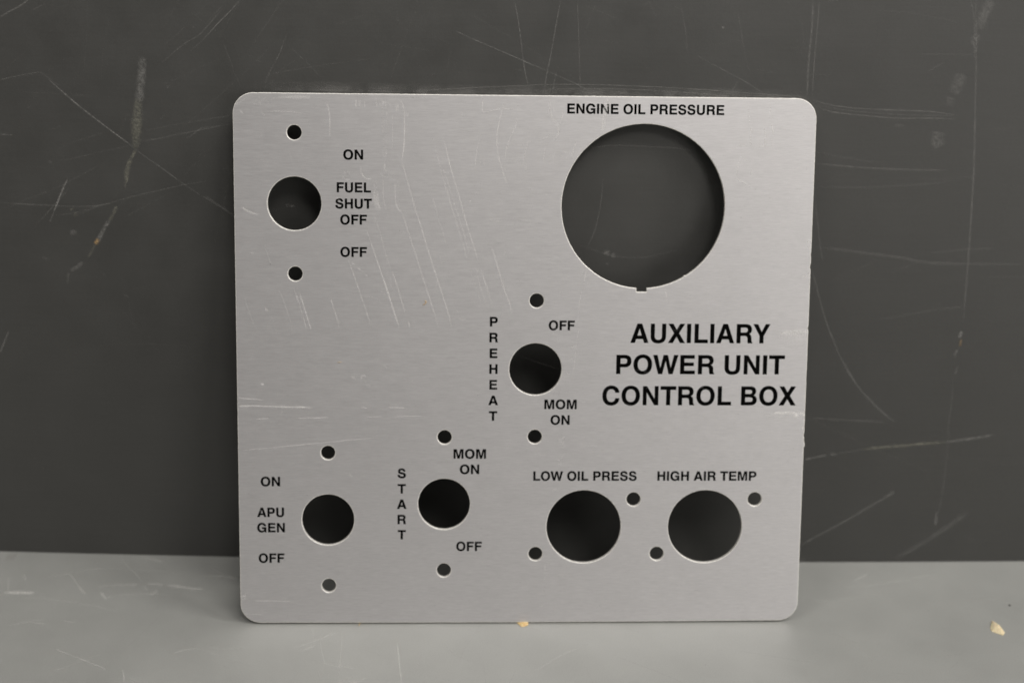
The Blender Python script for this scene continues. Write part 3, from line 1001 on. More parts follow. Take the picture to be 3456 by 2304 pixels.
(0.22,0.17,0,103.12,54.17,103.64,54.21),
(0.22,0.23,0,101.06,44.18,102.11,44.17),
(0.22,0.23,0,102.07,44.47,102.57,44.41),
(0.22,0.21,0,102.07,44.57,102.72,44.63),
(0.22,0.32,0,102.36,44.67,103.36,44.64),
(0.22,0.25,0,101.11,44.09,101.95,44.08),
(0.22,0.17,0,101.87,44.1,102.97,44.08),
(0.22,0.32,0,102.02,44.26,102.87,44.29),
(0.22,0.34,0,101.48,44.1,102.32,44.08),
(0.22,0.28,0,101.42,44.49,102.08,44.43),
(0.22,0.32,0,99.17,17.25,99.88,17.27),
(0.22,0.26,0,98.74,18.81,99.3,18.78),
(0.22,0.28,0,98.96,18.16,100.05,18.2),
(0.22,0.34,0,99.93,19.9,101.05,19.88),
(0.22,0.2,0,98.84,19.12,99.45,19.07),
(0.22,0.2,0,99.81,17.27,100.35,17.29),
(0.22,0.29,0,98.67,17.09,99.65,17.08),
(0.22,0.18,0,98.91,17.06,99.71,17.1),
(0.22,0.16,0,99.26,20.02,99.78,19.95),
(0.24,0.3,0,108.85,98.07,107.27,83.37),
(0.19,0.22,0,104.84,63.58,103.97,52.34),
(0.19,0.18,0,103.22,49.21,102.68,44.18),
(0.19,0.2,0,99.01,20.12,98.78,9.24),
(1.38,0.25,0,97.96,6.03,98.71,5.38),
(0.2,0.25,0,93.02,56.09,98.52,56.22),
(0.24,0.25,0,108.04,73.63,115.36,73.52),
(1.31,0.35,0,116.6,170.05,115.82,165.57,115.18,159.58),
(0.28,0.5,0,117,170.06,116.36,164.08),
(0.2,0.4,0,115.79,166.82,116.32,166.81),
(0.2,0.36,0,115.39,160.53,115.93,160.52),
(0.2,0.24,0,115.17,162.7,115.62,162.67),
(0.2,0.44,0,114.79,164.96,115.11,164.99),
(0.2,0.29,0,115.44,165.85,116.04,165.87),
(0.2,0.21,0,114.63,165.54,115.24,165.5),
(0.2,0.43,0,114.95,168.1,115.54,168.13),
(0.2,0.25,0,115.13,164.31,115.67,164.28),
(0.2,0.46,0,115.11,160.11,115.74,160.13),
(0.2,0.23,0,115.42,161.53,115.91,161.52),
(0.2,0.45,0,114.73,160.91,115.24,160.91),
(0.2,0.44,0,115.71,169.2,116.06,169.18),
(0.2,0.29,0,115.8,166.65,116.3,166.62),
(0.2,0.38,0,115.41,161.11,116.02,161.1),
(0.2,0.3,0,115.11,163.83,115.76,163.88),
(0.2,0.37,0,115.1,162.8,115.57,162.83),
(0.28,0.3,0,110.88,116.54,110.05,110.89),
(0.21,0.4,0,108.76,114.58,109.22,114.56),
(0.21,0.3,0,109.76,114.97,110.23,115.03),
(0.21,0.18,0,108.74,111.61,109.15,111.59),
(0.21,0.26,0,109.43,115.35,109.69,115.31),
(0.21,0.27,0,109.08,112.05,109.38,112.04),
(0.21,0.36,0,109.23,115.35,109.76,115.32),
(0.21,0.35,0,109.3,114.13,109.76,114.14),
(0.21,0.4,0,108.71,114.7,109.2,114.72),
(0.21,0.38,0,108.6,112.01,109.01,112.04),
(0.21,0.18,0,108.59,112.64,108.96,112.67),
(0.21,0.36,0,109.64,114.19,109.89,114.23),
(0.21,0.23,0,108.22,110.95,108.46,110.9),
(0.21,0.17,0,108.62,100.97,108.99,100.98),
(0.21,0.2,0,108.93,102.82,109.19,102.78),
(0.21,0.27,0,109.1,105.78,109.4,105.77),
(0.21,0.19,0,107.4,98.89,107.89,98.87),
(0.21,0.19,0,108.92,106.53,109.18,106.58),
(0.21,0.28,0,108.06,103.95,108.59,103.97),
(0.21,0.35,0,107.57,98.17,107.85,98.12),
(0.21,0.34,0,108.79,100.83,109.01,100.81),
(0.21,0.19,0,108.62,100.97,108.86,101.01),
(0.21,0.23,0,108.3,102.61,108.69,102.59),
(0.21,0.18,0,108.42,99.49,108.64,99.52),
(0.21,0.28,0,108.55,104.7,108.81,104.72),
(0.21,0.19,0,108.51,103.61,109.02,103.63),
(0.21,0.19,0,107.66,98.24,107.88,98.21),
(0.24,0.25,0,109.46,109.86,108.36,98.5),
(0.28,0.3,0,98.38,169.36,98.96,163.91,101.02,160.94,101.29,159.45,100.07,156.94),
(0.2,0.16,0,47.12,154.63,47.11,154.06),
(0.2,0.23,0,46.68,154.73,46.68,154.34),
(0.2,0.16,0,46.56,160.44,46.57,160.05),
(0.2,0.21,0,46.71,154.52,46.71,154.14),
(0.2,0.26,0,46.83,152.18,46.82,151.36),
(0.2,0.3,0,46.8,156.49,46.77,155.86),
(0.2,0.16,0,46.87,159.17,46.86,158.78),
(0.2,0.28,0,46.51,161.58,46.5,161.11),
(0.2,0.35,0,46.73,160.7,46.75,160.11),
(0.2,0.26,0,46.42,162.07,46.42,161.48),
(0.2,0.18,0,46.59,152.55,46.61,151.99),
(0.2,0.3,0,47.09,156.68,47.1,156.28),
(0.2,0.17,0,46.71,165.39,46.73,164.63),
(0.2,0.21,0,46.88,153.8,46.86,153.2),
(0.2,0.25,0,46.94,158.58,46.93,158.16),
(0.2,0.21,0,47.12,155.37,47.11,154.59),
(0.2,0.33,0,46.46,166.15,46.44,165.4),
(0.2,0.34,0,46.3,159.29,46.29,158.76),
(0.2,0.19,0,47.19,152.91,47.2,152.17),
(0.2,0.15,0,47.26,151.49,47.24,151.17),
(0.2,0.28,0,46.61,157.89,46.62,157.52),
(0.2,0.29,0,46.73,156.23,46.71,155.63),
(0.2,0.31,0,46.35,159.16,46.34,158.79),
(0.2,0.17,0,46.41,160.81,46.42,160.19),
(0.2,0.31,0,46.83,164.92,46.83,164.52),
(0.2,0.31,0,46.48,159.41,46.48,158.91),
(0.2,0.19,0,46.48,157.73,46.48,157.09),
(0.2,0.27,0,46.77,155.91,46.75,155.29),
(0.2,0.35,0,47.02,151.12,47.02,150.43),
(0.2,0.21,0,46.43,160.84,46.42,160.36),
(0.2,0.23,0,46.52,162.78,46.52,162.31),
(0.2,0.22,0,46.87,161.25,46.88,160.52),
(0.2,0.16,0,46.2,163.46,46.17,162.64),
(0.2,0.27,0,46.44,152.53,46.43,151.87),
(0.2,0.2,0,46.92,162.24,46.91,161.72),
(0.2,0.32,0,46.61,154.51,46.59,154.15),
(0.2,0.24,0,46.07,165.36,46.08,164.53),
(0.2,0.22,0,47.07,157.32,47.07,156.83),
(0.2,0.27,0,46.33,166.16,46.33,165.45),
(0.2,0.23,0,46.81,151.45,46.79,150.76),
(0.2,0.21,0,46.38,159.91,46.37,159.58),
(0.2,0.34,0,46.83,159.02,46.82,158.31),
(0.2,0.34,0,47.05,155.58,47.03,155.06),
(0.2,0.32,0,47.16,151.77,47.17,150.95),
(0.2,0.27,0,46.81,159.38,46.81,158.62),
(0.2,0.16,0,46.69,151.55,46.71,151.05),
(0.2,0.19,0,46.86,156.17,46.86,155.73),
(0.2,0.24,0,46.72,152.31,46.74,151.78),
(0.2,0.3,0,46.78,164.04,46.79,163.72),
(0.2,0.18,0,46.84,158.69,46.83,158.23),
(0.2,0.29,0,46.73,161.97,46.75,161.36),
(0.2,0.35,0,47.02,154.09,47.03,153.28),
(0.2,0.32,0,46.6,160.72,46.62,160.02),
(0.2,0.28,0,46.91,154.4,46.89,153.95),
(0.2,0.35,0,46.48,155.83,46.49,155.5),
(0.2,0.31,0,46.22,161.41,46.2,160.67),
(0.2,0.21,0,47.08,153.3,47.06,152.69),
(0.2,0.28,0,46.42,165.17,46.4,164.48),
(0.2,0.19,0,46.46,153.61,46.43,152.97),
(0.2,0.15,0,46.76,163,46.75,162.57),
(0.2,0.3,0,47.66,160.71,47.68,160.01),
(0.2,0.2,0,47.69,160.75,47.67,160.31),
(0.2,0.33,0,47.51,152.68,47.5,151.89),
(0.2,0.23,0,47.53,162.92,47.51,162.26),
(0.2,0.33,0,47.64,152.92,47.65,152.03),
(0.2,0.32,0,47.67,153.2,47.69,152.58),
(0.2,0.25,0,47.5,164.38,47.51,163.91),
(0.2,0.27,0,47.77,157.86,47.76,157.28),
(0.2,0.23,0,47.5,155.97,47.5,155.6),
(0.2,0.32,0,47.48,152.45,47.46,151.53),
(0.2,0.3,0,47.78,154.08,47.77,153.14),
(0.2,0.19,0,47.68,157.67,47.7,156.94),
(0.2,0.17,0,47.42,157.62,47.42,157.07),
(0.2,0.32,0,47.67,164.62,47.68,164.09),
(0.2,0.21,0,47.79,163.25,47.8,162.54),
(0.2,0.18,0,47.62,166.09,47.62,165.37),
(0.2,0.19,0,47.51,152.33,47.53,151.55),
(0.2,0.22,0,47.42,151.09,47.4,150.27),
(0.2,0.26,0,47.75,162.85,47.73,162.21),
(0.2,0.32,0,47.59,163.47,47.59,162.81),
(0.2,0.31,0,47.82,161.08,47.83,160.31),
(0.2,0.29,0,47.51,158.45,47.52,158.01),
(0.2,0.25,0,47.76,151.99,47.78,151.33),
(0.2,0.28,0,47.6,164.83,47.61,164.14),
(0.2,0.23,0,47.65,163.58,47.64,163.11),
(0.2,0.19,0,47.69,161.12,47.69,160.52),
(0.2,0.24,0,47.51,155.58,47.52,155.05),
(0.2,0.34,0,47.74,165.46,47.72,165.06),
(0.2,0.2,0,47.38,153.21,47.39,152.55),
(0.2,0.3,0,47.42,153.92,47.42,153.52),
(0.2,0.27,0,47.56,160.28,47.55,159.7),
(0.2,0.31,0,47.64,164.28,47.65,163.34),
(0.2,0.32,0,47.55,151.55,47.53,150.96),
(0.2,0.26,0,47.43,154.16,47.44,153.43),
(0.2,0.16,0,47.74,165.27,47.74,164.42),
(0.2,0.15,0,47.75,161.92,47.74,160.97),
(0.2,0.15,0,47.58,168.14,47.56,166.93),
(0.2,0.25,0,47.36,168.36,47.37,167.25),
(0.2,0.19,0,47.5,167.09,47.5,166.1),
(0.2,0.14,0,47.54,167.21,47.54,166.59),
(0.2,0.26,0,46.82,168.51,46.82,167.98),
(0.2,0.16,0,46.47,168.68,46.49,167.74),
(0.2,0.22,0,47.46,168.48,47.47,167.9),
(0.2,0.17,0,46.93,168.05,46.95,166.88),
(0.2,0.19,0,46.73,167.86,46.73,167.1),
(0.2,0.31,0,47.01,168.2,47.02,167.21),
(0.2,0.32,0,47.17,168.64,47.16,167.62),
(0.2,0.2,0,47.31,167.81,47.32,167.06),
(0.2,0.2,0,44.5,141.38,44.5,140.95),
(0.2,0.24,0,44.68,139.56,44.67,138.87),
(0.2,0.23,0,43.95,139.01,43.96,138.48),
(0.2,0.34,0,44.34,136.96,44.32,136.36),
(0.2,0.25,0,43.45,136.38,43.43,136.06),
(0.2,0.23,0,44.15,142.35,44.15,142.01),
(0.2,0.25,0,43.27,136.45,43.25,135.96),
(0.2,0.27,0,43.78,141.61,43.78,141.18),
(0.2,0.25,0,43.88,140.63,43.86,140.09),
(0.2,0.18,0,43.8,139.03,43.8,138.38),
(0.2,0.29,0,44.19,142.12,44.19,141.49),
(0.2,0.24,0,43.49,136.66,43.49,135.95),
(0.2,0.26,0,43.32,143.44,43.3,143.1),
(0.2,0.34,0,43.4,137.78,43.41,137.22),
(0.2,0.16,0,44.38,136.71,44.38,136.07),
(0.2,0.3,0,43.9,142.1,43.88,141.51),
(0.2,0.32,0,43.37,143.21,43.35,142.62),
(0.2,0.16,0,43.48,143.56,43.48,142.86),
(0.2,0.22,0,43.41,137.07,43.42,136.5),
(0.2,0.26,0,43.44,140.67,43.47,140),
(0.2,0.16,0,44.63,139.52,44.6,138.96),
(0.2,0.33,0,44.14,136.09,44.13,135.47),
(0.2,0.26,0,44.15,138.43,44.17,138.13),
(0.2,0.24,0,44.38,139.73,44.38,139.43),
(0.2,0.27,0,44.47,139.83,44.47,139.34),
(0.2,0.21,0,44.05,138.77,44.07,138.33),
(0.2,0.36,0,44.3,141.53,44.28,141.13),
(0.2,0.3,0,43.78,141.08,43.76,140.43),
(0.2,0.19,0,44.36,142.53,44.34,142.06),
(0.2,0.17,0,44.17,138.46,44.17,137.83),
(0.2,0.2,0,44.12,143.33,44.12,142.96),
(0.2,0.21,0,44.45,143.15,44.46,142.81),
(0.2,0.27,0,43.7,142.42,43.71,141.8),
(0.2,0.23,0,44.6,137.02,44.59,136.71),
(0.2,0.34,0,44.54,142.14,44.52,141.7),
(0.2,0.25,0,44.16,140.86,44.18,140.24),
(0.2,0.19,0,43.78,142,43.77,141.64),
(0.2,0.24,0,43.47,138.29,43.49,137.81),
(0.2,0.34,0,44.42,140.32,44.4,139.94),
(0.2,0.26,0,44.21,143.34,44.22,142.84),
(0.2,0.27,0,44.22,141.61,44.23,141.16),
(0.2,0.36,0,44.38,142.04,44.35,141.4),
(0.2,0.25,0,43.47,140.87,43.48,140.53),
(0.2,0.35,0,44.46,143.64,44.47,143),
(0.2,0.21,0,44.33,142.85,44.34,142.33),
(0.2,0.23,0,44.49,141.86,44.47,141.2),
(0.2,0.33,0,43.4,137.48,43.39,137.15),
(0.2,0.19,0,43.84,142.43,43.82,141.85),
(0.2,0.28,0,43.66,144.12,43.67,143.52),
(0.2,0.28,0,43.2,136.79,43.19,136.4),
(0.2,0.3,0,51.04,134.34,51.05,133.71),
(0.2,0.24,0,51.27,134.6,51.28,134.21),
(0.2,0.29,0,51.47,135.98,51.48,135.41),
(0.2,0.22,0,51.6,143.33,51.58,142.87),
(0.2,0.26,0,50.99,138.18,50.98,137.79),
(0.2,0.32,0,50.79,142.18,50.78,141.79),
(0.2,0.31,0,50.86,141.86,50.84,141.37),
(0.2,0.17,0,50.79,135.84,50.8,135.55),
(0.2,0.21,0,51.49,143.75,51.47,143.42),
(0.2,0.3,0,51.18,136.11,51.18,135.49),
(0.2,0.35,0,51.35,139.79,51.34,139.31),
(0.2,0.28,0,51.79,142.82,51.79,142.3),
(0.2,0.21,0,50.93,144.6,50.93,144.04),
(0.2,0.16,0,50.93,139.39,50.94,139.11),
(0.2,0.31,0,51.27,142.16,51.25,141.68),
(0.2,0.25,0,51.56,140.17,51.56,139.65),
(0.2,0.17,0,51.73,136.29,51.71,135.83),
(0.2,0.3,0,51.5,137.57,51.49,137.14),
(0.2,0.35,0,51.14,140.53,51.13,139.99),
(0.2,0.36,0,51.1,143.7,51.07,143.1),
(0.2,0.27,0,51.24,141.18,51.24,140.57),
(0.2,0.32,0,51.6,134.37,51.62,133.76),
(0.2,0.29,0,51.61,137.39,51.64,136.94),
(0.2,0.25,0,51.78,134.6,51.77,134.08),
(0.2,0.32,0,51.77,140.55,51.78,140.03),
(0.2,0.35,0,51.18,143.58,51.19,143.19),
(0.2,0.26,0,51.28,140.86,51.29,140.26),
(0.2,0.19,0,51.19,140.88,51.2,140.32),
(0.2,0.28,0,51.87,135.71,51.89,135.25),
(0.2,0.18,0,51.72,136.22,51.74,135.76),
(0.2,0.32,0,51.47,143.64,51.48,143.27),
(0.2,0.36,0,51.26,139.19,51.27,138.83),
(0.2,0.19,0,50.92,134.34,50.91,134.08),
(0.2,0.33,0,50.94,134.16,50.93,133.7),
(0.2,0.27,0,46.46,148.18,46.46,147.77),
(0.2,0.3,0,46.89,148.48,46.88,147.81),
(0.2,0.31,0,47.34,148.51,47.33,147.74),
(0.2,0.35,0,46.91,147.72,46.91,146.94),
(0.2,0.23,0,47.26,147.95,47.24,147.28),
(0.2,0.22,0,47.26,147.25,47.28,146.37),
(0.2,0.16,0,46.87,147.25,46.88,146.42),
(0.2,0.22,0,47.53,147.17,47.51,146.63),
(0.2,0.25,0,47.44,147.05,47.43,146.22),
(0.2,0.29,0,47.95,146.95,47.97,146.14),
(0.2,0.29,0,46.64,148.33,46.65,147.49),
(0.2,0.31,0,47.04,147.26,47.05,146.82),
(0.2,0.19,0,46.79,147.88,46.77,147.01),
(0.2,0.15,0,47.04,147.76,47.06,146.94),
(0.2,0.23,0,46.85,148.2,46.85,147.81),
(0.2,0.33,0,46.92,146.75,46.94,146.3),
(0.2,0.12,0,57.34,143.65,57.34,143.17),
(0.2,0.11,0,56.06,143.81,56.04,143.53),
(0.2,0.08,0,57.88,143.79,57.88,143.32),
(0.2,0.09,0,61.34,142.02,61.36,141.72),
(0.2,0.09,0,56.31,144.5,56.3,144),
(0.2,0.13,0,56.57,143.28,56.57,142.92),
(0.2,0.15,0,59.55,142.59,59.53,142.21),
(0.2,0.16,0,54.35,144.85,54.37,144.6),
(0.2,0.16,0,59.84,141.98,59.85,141.52),
(0.2,0.1,0,60.36,142.07,60.34,141.86),
(0.2,0.1,0,57.71,143.52,57.74,143.03),
(0.2,0.13,0,55.65,145,55.66,144.7),
(0.2,0.1,0,54.29,145.47,54.27,145.07),
(0.2,0.09,0,57.35,143.08,57.36,142.83),
(0.2,0.09,0,56.74,143.64,56.75,143.4),
(0.2,0.12,0,55.65,144.03,55.64,143.57),
(0.2,0.12,0,60.83,141.56,60.82,141.31),
(0.2,0.08,0,60.64,142.08,60.65,141.85),
(0.2,0.08,0,56.77,143.55,56.77,143.2),
(0.2,0.13,0,59.09,143.32,59.07,142.93),
(0.2,0.1,0,57.53,143.58,57.55,143.17),
(0.2,0.16,0,59.49,142.78,59.47,142.28),
(0.2,0.07,0,60.28,141.94,60.26,141.54),
(0.2,0.16,0,59.05,142.42,59.05,141.91),
(0.2,0.15,0,58.24,143.21,58.26,142.84),
(0.2,0.08,0,55.87,144.24,55.85,143.92),
(0.2,0.13,0,55.74,144.85,55.77,144.6),
(0.2,0.1,0,58.14,143.93,58.12,143.65),
(0.2,0.13,0,54.54,145.05,54.52,144.61),
(0.2,0.12,0,52.91,145.34,52.89,145.04),
(0.2,0.11,0,33.73,169.78,33.75,169.55),
(0.2,0.22,0,33.11,169.76,33.11,169.58),
(0.2,0.16,0,38.65,169.83,38.65,169.44),
(0.2,0.14,0,38.26,169.76,38.27,169.51),
(0.2,0.15,0,49.68,169.7,49.7,169.45),
(0.2,0.21,0,41.58,169.71,41.57,169.53),
(0.2,0.15,0,36.12,169.76,36.11,169.54),
(0.2,0.22,0,40.89,169.73,40.89,169.51),
(0.2,0.14,0,39.74,169.73,39.73,169.53),
(0.2,0.16,0,42.17,169.77,42.18,169.47),
(0.2,0.15,0,48.36,169.76,48.34,169.4),
(0.2,0.13,0,32.74,169.81,32.74,169.53),
(0.2,0.14,0,47.58,169.77,47.56,169.4),
(0.2,0.15,0,49.59,169.69,49.61,169.46),
(0.2,0.22,0,32.86,169.77,32.86,169.57),
(0.2,0.18,0,33.97,169.8,33.98,169.52),
(0.2,0.21,0,49.86,169.73,49.84,169.4),
(0.2,0.17,0,49.09,169.74,49.1,169.41),
(0.2,0.24,0,50.01,169.69,50.02,169.45),
(0.2,0.18,0,51.13,169.69,51.15,169.43),
(0.2,0.21,0,42.41,169.76,42.43,169.47),
(0.2,0.2,0,33.25,169.88,33.26,169.46),
(0.2,0.17,0,35.01,169.8,35.01,169.52),
(0.2,0.13,0,33.49,169.82,33.49,169.52),
(0.2,0.1,0,38.29,169.8,38.31,169.47),
(0.2,0.18,0,43.82,169.82,43.79,169.39),
(0.2,0.18,0,47.1,169.71,47.11,169.46),
(0.2,0.18,0,52.59,169.67,52.57,169.45),
(0.2,0.11,0,46.85,169.76,46.85,169.41),
(0.2,0.24,0,40.75,169.8,40.76,169.45),
(0.2,0.18,0,52.46,169.73,52.46,169.38),
(0.2,0.19,0,49.03,169.67,49.05,169.48),
(0.2,0.24,0,39.58,169.74,39.6,169.53),
(0.2,0.17,0,31.74,169.89,31.72,169.47),
(0.2,0.11,0,47.45,169.72,47.44,169.45),
(0.2,0.19,0,49.39,169.73,49.39,169.42),
(0.2,0.19,0,48.25,169.67,48.23,169.49),
(0.2,0.14,0,42.71,169.81,42.73,169.42),
(0.2,0.11,0,35.26,169.85,35.25,169.47),
(0.2,0.16,0,43.45,169.72,43.47,169.51),
(0.2,0.21,0,35.3,169.85,35.29,169.47),
(0.2,0.21,0,44.51,169.72,44.49,169.48),
(0.2,0.19,0,43.12,169.8,43.1,169.41),
(0.2,0.11,0,50.93,169.74,50.94,169.39),
(0.2,0.21,0,46.73,169.68,46.72,169.49),
(0.2,0.16,0,48.82,169.71,48.81,169.44),
(0.2,0.15,0,42.76,169.78,42.77,169.45),
(0.2,0.22,0,52.72,169.71,52.72,169.39),
(0.2,0.18,0,36.4,169.83,36.37,169.47),
(0.2,0.16,0,33.57,169.83,33.56,169.5),
(0.2,0.12,0,41.45,170.01,42.56,170.02),
(0.2,0.08,0,54.12,169.64,55.22,169.67),
(0.2,0.15,0,50.8,169.74,51.32,169.74),
(0.2,0.18,0,53.3,169.69,54.05,169.68),
(0.2,0.17,0,61.57,169.44,62.11,169.47),
(0.2,0.16,0,36.28,170.16,37.32,170.19),
(0.2,0.16,0,54.6,169.63,55.48,169.65),
(0.2,0.17,0,44.85,169.92,45.86,169.95),
(0.2,0.15,0,56.4,169.58,57.15,169.58),
(0.2,0.15,0,52.64,169.69,53.55,169.72),
(0.2,0.13,0,45.17,169.91,45.75,169.9),
(0.2,0.18,0,34.52,170.19,35.75,170.22),
(0.2,0.1,0,60.53,169.48,61.53,169.49),
(0.2,0.12,0,38.92,170.09,39.48,170.11),
(0.2,0.17,0,53.52,169.66,54.68,169.69),
(0.2,0.17,0,55.5,169.62,56.2,169.65),
(0.2,0.19,0,43.63,169.95,44.75,169.96),
(0.2,0.12,0,55.37,169.62,56.6,169.64),
(0.2,0.18,0,56.58,169.59,57.14,169.6),
(0.2,0.18,0,39.08,170.08,39.6,170.1),
(0.2,0.15,0,34.97,170.21,35.71,170.22),
(0.2,0.12,0,44.36,169.93,45.43,169.93),
(0.2,0.13,0,56.66,169.59,57.48,169.58),
(0.2,0.16,0,47.5,169.83,48.48,169.84),
(0.2,0.15,0,37.17,170.15,37.81,170.16),
(0.2,0.09,0,35.85,170.16,36.66,170.19),
(0.2,0.12,0,49.29,169.79,49.83,169.81),
(0.2,0.18,0,58.98,169.52,60.17,169.53),
(0.2,0.18,0,41.09,170.03,41.76,170.05),
(0.2,0.16,0,51.29,169.74,51.86,169.75),
(0.2,0.09,0,54.2,169.65,55.3,169.67),
(0.2,0.16,0,53.57,169.66,54.38,169.68),
(0.2,0.11,0,46.2,169.88,46.86,169.89),
(0.2,0.13,0,58.58,169.52,59.74,169.55),
(0.2,0.14,0,59.99,169.49,60.59,169.5),
(0.2,0.12,0,34.66,170.2,35.25,170.21),
(0.2,0.08,0,61.11,169.45,61.84,169.46),
(0.2,0.12,0,44.53,169.92,45.17,169.91),
(0.2,0.11,0,60.13,169.48,61.08,169.47),
(0.2,0.14,0,35.19,170.18,36.1,170.17),
(0.2,0.15,0,51.28,169.73,51.86,169.76),
(0.2,0.19,0,45.65,169.9,46.51,169.91),
(0.2,0.13,0,43.93,169.93,44.78,169.93),
(0.2,0.13,0,51.35,169.74,52.22,169.77),
(0.2,0.15,0,55.55,169.61,56.41,169.61),
(0.2,0.18,0,40.02,170.06,40.63,170.04),
(0.2,0.14,0,62.52,169.42,63.29,169.41),
(0.2,0.12,0,41.06,170.03,41.82,170.05),
(0.2,0.14,0,54.94,169.62,55.88,169.62),
(0.2,0.17,0,55.24,169.62,56.47,169.65)]
TABLE_MARKS = [
(1.71,0.75,0,-173.41,-27.48,-169.85,-27.43,-166.61,-27.51,-163.37,-27.6),
(0.38,0.3,0,-174.87,-17.53,-172.28,-26.7),
(0.58,0.35,0,-170.14,-15.28,-168.62,-18.86),
(0.57,0.3,0,-155.13,-14.66,-152.42,-18.24,-149.68,-22.83),
(0.84,0.55,0,-149.68,-22.83,-148.19,-25.27,-146.1,-28.02),
(0.86,0.55,0,-141.34,-26.91,-139.98,-28.97,-138.42,-31.15),
(0.45,0.3,0,-138.2,-28.94,-136.93,-30.64),
(0.81,0.3,0,-156.95,-14.7,-155.13,-14.66),
(0.62,0.2,0,-162.48,-17.32,-156.49,-15.05,-150.54,-12.4,-144.73,-10.46),
(0.5,0.2,0,-168.65,-30.45,-156.96,-31.64,-151.02,-32.71,-146,-34.41,-139.94,-36.14,-131.76,-39.7),
(1,0.25,0,-142.86,-23.42,-140.22,-22.32,-133.81,-21.86),
(1.2,0.35,0,-133.81,-21.86,-130.27,-21.45),
(1.12,0.45,0,-126.8,-20.68,-121.52,-21.66),
(1.44,0.55,0,-120.05,-21.78,-114.76,-22.97,-111.32,-23.97,-107.32,-24.12),
(0.46,0.3,0,-142.29,-1.41,-139.56,-3.64,-135.69,-9.56,-132.04,-14.64,-129.19,-19.65),
(0.45,0.3,0,-127.96,-22.12,-125.88,-25.26),
(1.55,0.35,0,-124.79,-28.04,-123.31,-27.32,-122.89,-24.86),
(0.95,0.3,0,-133.01,-2.77,-128.23,-4.2,-123.26,-6.74),
(0.6,0.28,0,-107.98,-9.09,-103.64,-13.07,-100.25,-15.93,-95.93,-19.1),
(0.97,0.3,0,-109.43,-15.87,-104.39,-15.27,-99.88,-15.92,-96.37,-16.08),
(0.61,0.18,0,-150.99,-12.04,-146.4,-11.22,-139.05,-11.1,-127.8,-12.01,-116.5,-13.29),
(0.58,0.2,0,-135.53,-28.9,-130.04,-27.77,-125.39,-27.7,-117.52,-27.57),
(0.6,0.4,0,-120.75,-35.85,-120.35,-35.17),
(0.65,0.35,0,-149.77,-44.72,-147.54,-45.34,-145.31,-45.95),
(0.75,0.2,0,-166.84,-48.08,-161.2,-46.05,-156.28,-43.7),
(0.66,0.2,0,-159.48,-46.03,-154.35,-47.12),
(0.48,0.3,0,-139.64,-35.12,-139.34,-36.47),
(0.45,0.4,0,-148.12,-61.35,-143.58,-64.04,-138.92,-66.7,-134.64,-69.34,-130.79,-71.66,-128.42,-73.4),
(0.37,0.25,0,-121.26,-77.67,-118.24,-79.65),
(0.44,0.4,0,-124.22,-72.76,-123.16,-75.67,-122.07,-79.69),
(0.49,0.2,0,-145.4,-73.9,-141.14,-71.2,-135.93,-66.66,-132.09,-64.5),
(0.27,0.2,0,-139.58,-63.99,-138.92,-67),
(0.66,0.25,0,-110.14,-63.6,-107.13,-61.61,-103.53,-60.94),
(0.48,0.15,0,-101.56,-58.57,-94.45,-60.64,-87.69,-60.55),
(0.38,0.15,0,-93.67,-70.01,-91.41,-71.76),
(5.03,0.18,4,-179.6,-3.21,-176.26,-3.15),
(0.6,0.8,3,-142.32,-73.34,-142.16,-73.45),
(0.37,0.5,0,-141,-78.49,-140.89,-78.66),
(0.28,0.35,0,-67.7,-49.13,-66.77,-54.96),
(0.28,0.25,0,-65.11,-53.15,-63.76,-61.07,-61.84,-68.76),
(0.28,0.3,0,-58.26,-46.71,-57.59,-59.25,-57.16,-75.37),
(0.65,0.3,0,-72.51,-59.88,-67.12,-56.3,-59,-49.46),
(0.64,0.25,0,-70.4,-61.6,-65.93,-58.48),
(0.37,0.5,0,-39.91,-56.81,-39.11,-65.07,-37.86,-75.96,-37.47,-79.06),
(0.47,0.25,0,-63.06,-68.35,-57.25,-69.97,-52.43,-71.33),
(0.62,0.35,0,-53.93,-79.01,-48.31,-76.5),
(0.61,0.3,0,-57.86,-79.06,-52.53,-76.14),
(0.43,0.22,0,22.81,-55.08,18.11,-58.68,12.09,-63.11,7.58,-67.88,3.15,-72.56),
(0.36,0.2,0,-24.48,-58.37,-21.99,-62.26),
(0.3,0.15,0,-47.65,-58.24,-45.34,-64.29),
(0.29,0.15,0,-31.49,-58.02,-33.53,-73.43),
(1.28,0.2,0,-0.45,-65.43,0.01,-65.85),
(0.46,0.7,0,-75.33,-49.6,-75.17,-49.69),
(0.27,0.2,0,-63.63,-72.14,-62.45,-77.08),
(1.01,0.3,0,116.47,-15.29,120.06,-12.37,122.88,-9.73),
(0.76,0.18,0,110.43,-19.61,127.85,-16.52,147.42,-9.03),
(1.02,0.4,0,137.17,-33.94,137.48,-34.86),
(0.38,0.6,0,89.71,-66.42,89.8,-66.66),
(0.55,0.18,0,101.21,-29.39,121.47,-24.98),
(0.55,0.15,0,139.12,-28.8,157.18,-25.8,170.31,-29.68),
(0.51,0.15,0,102.04,-48.95,108.89,-55.08)]

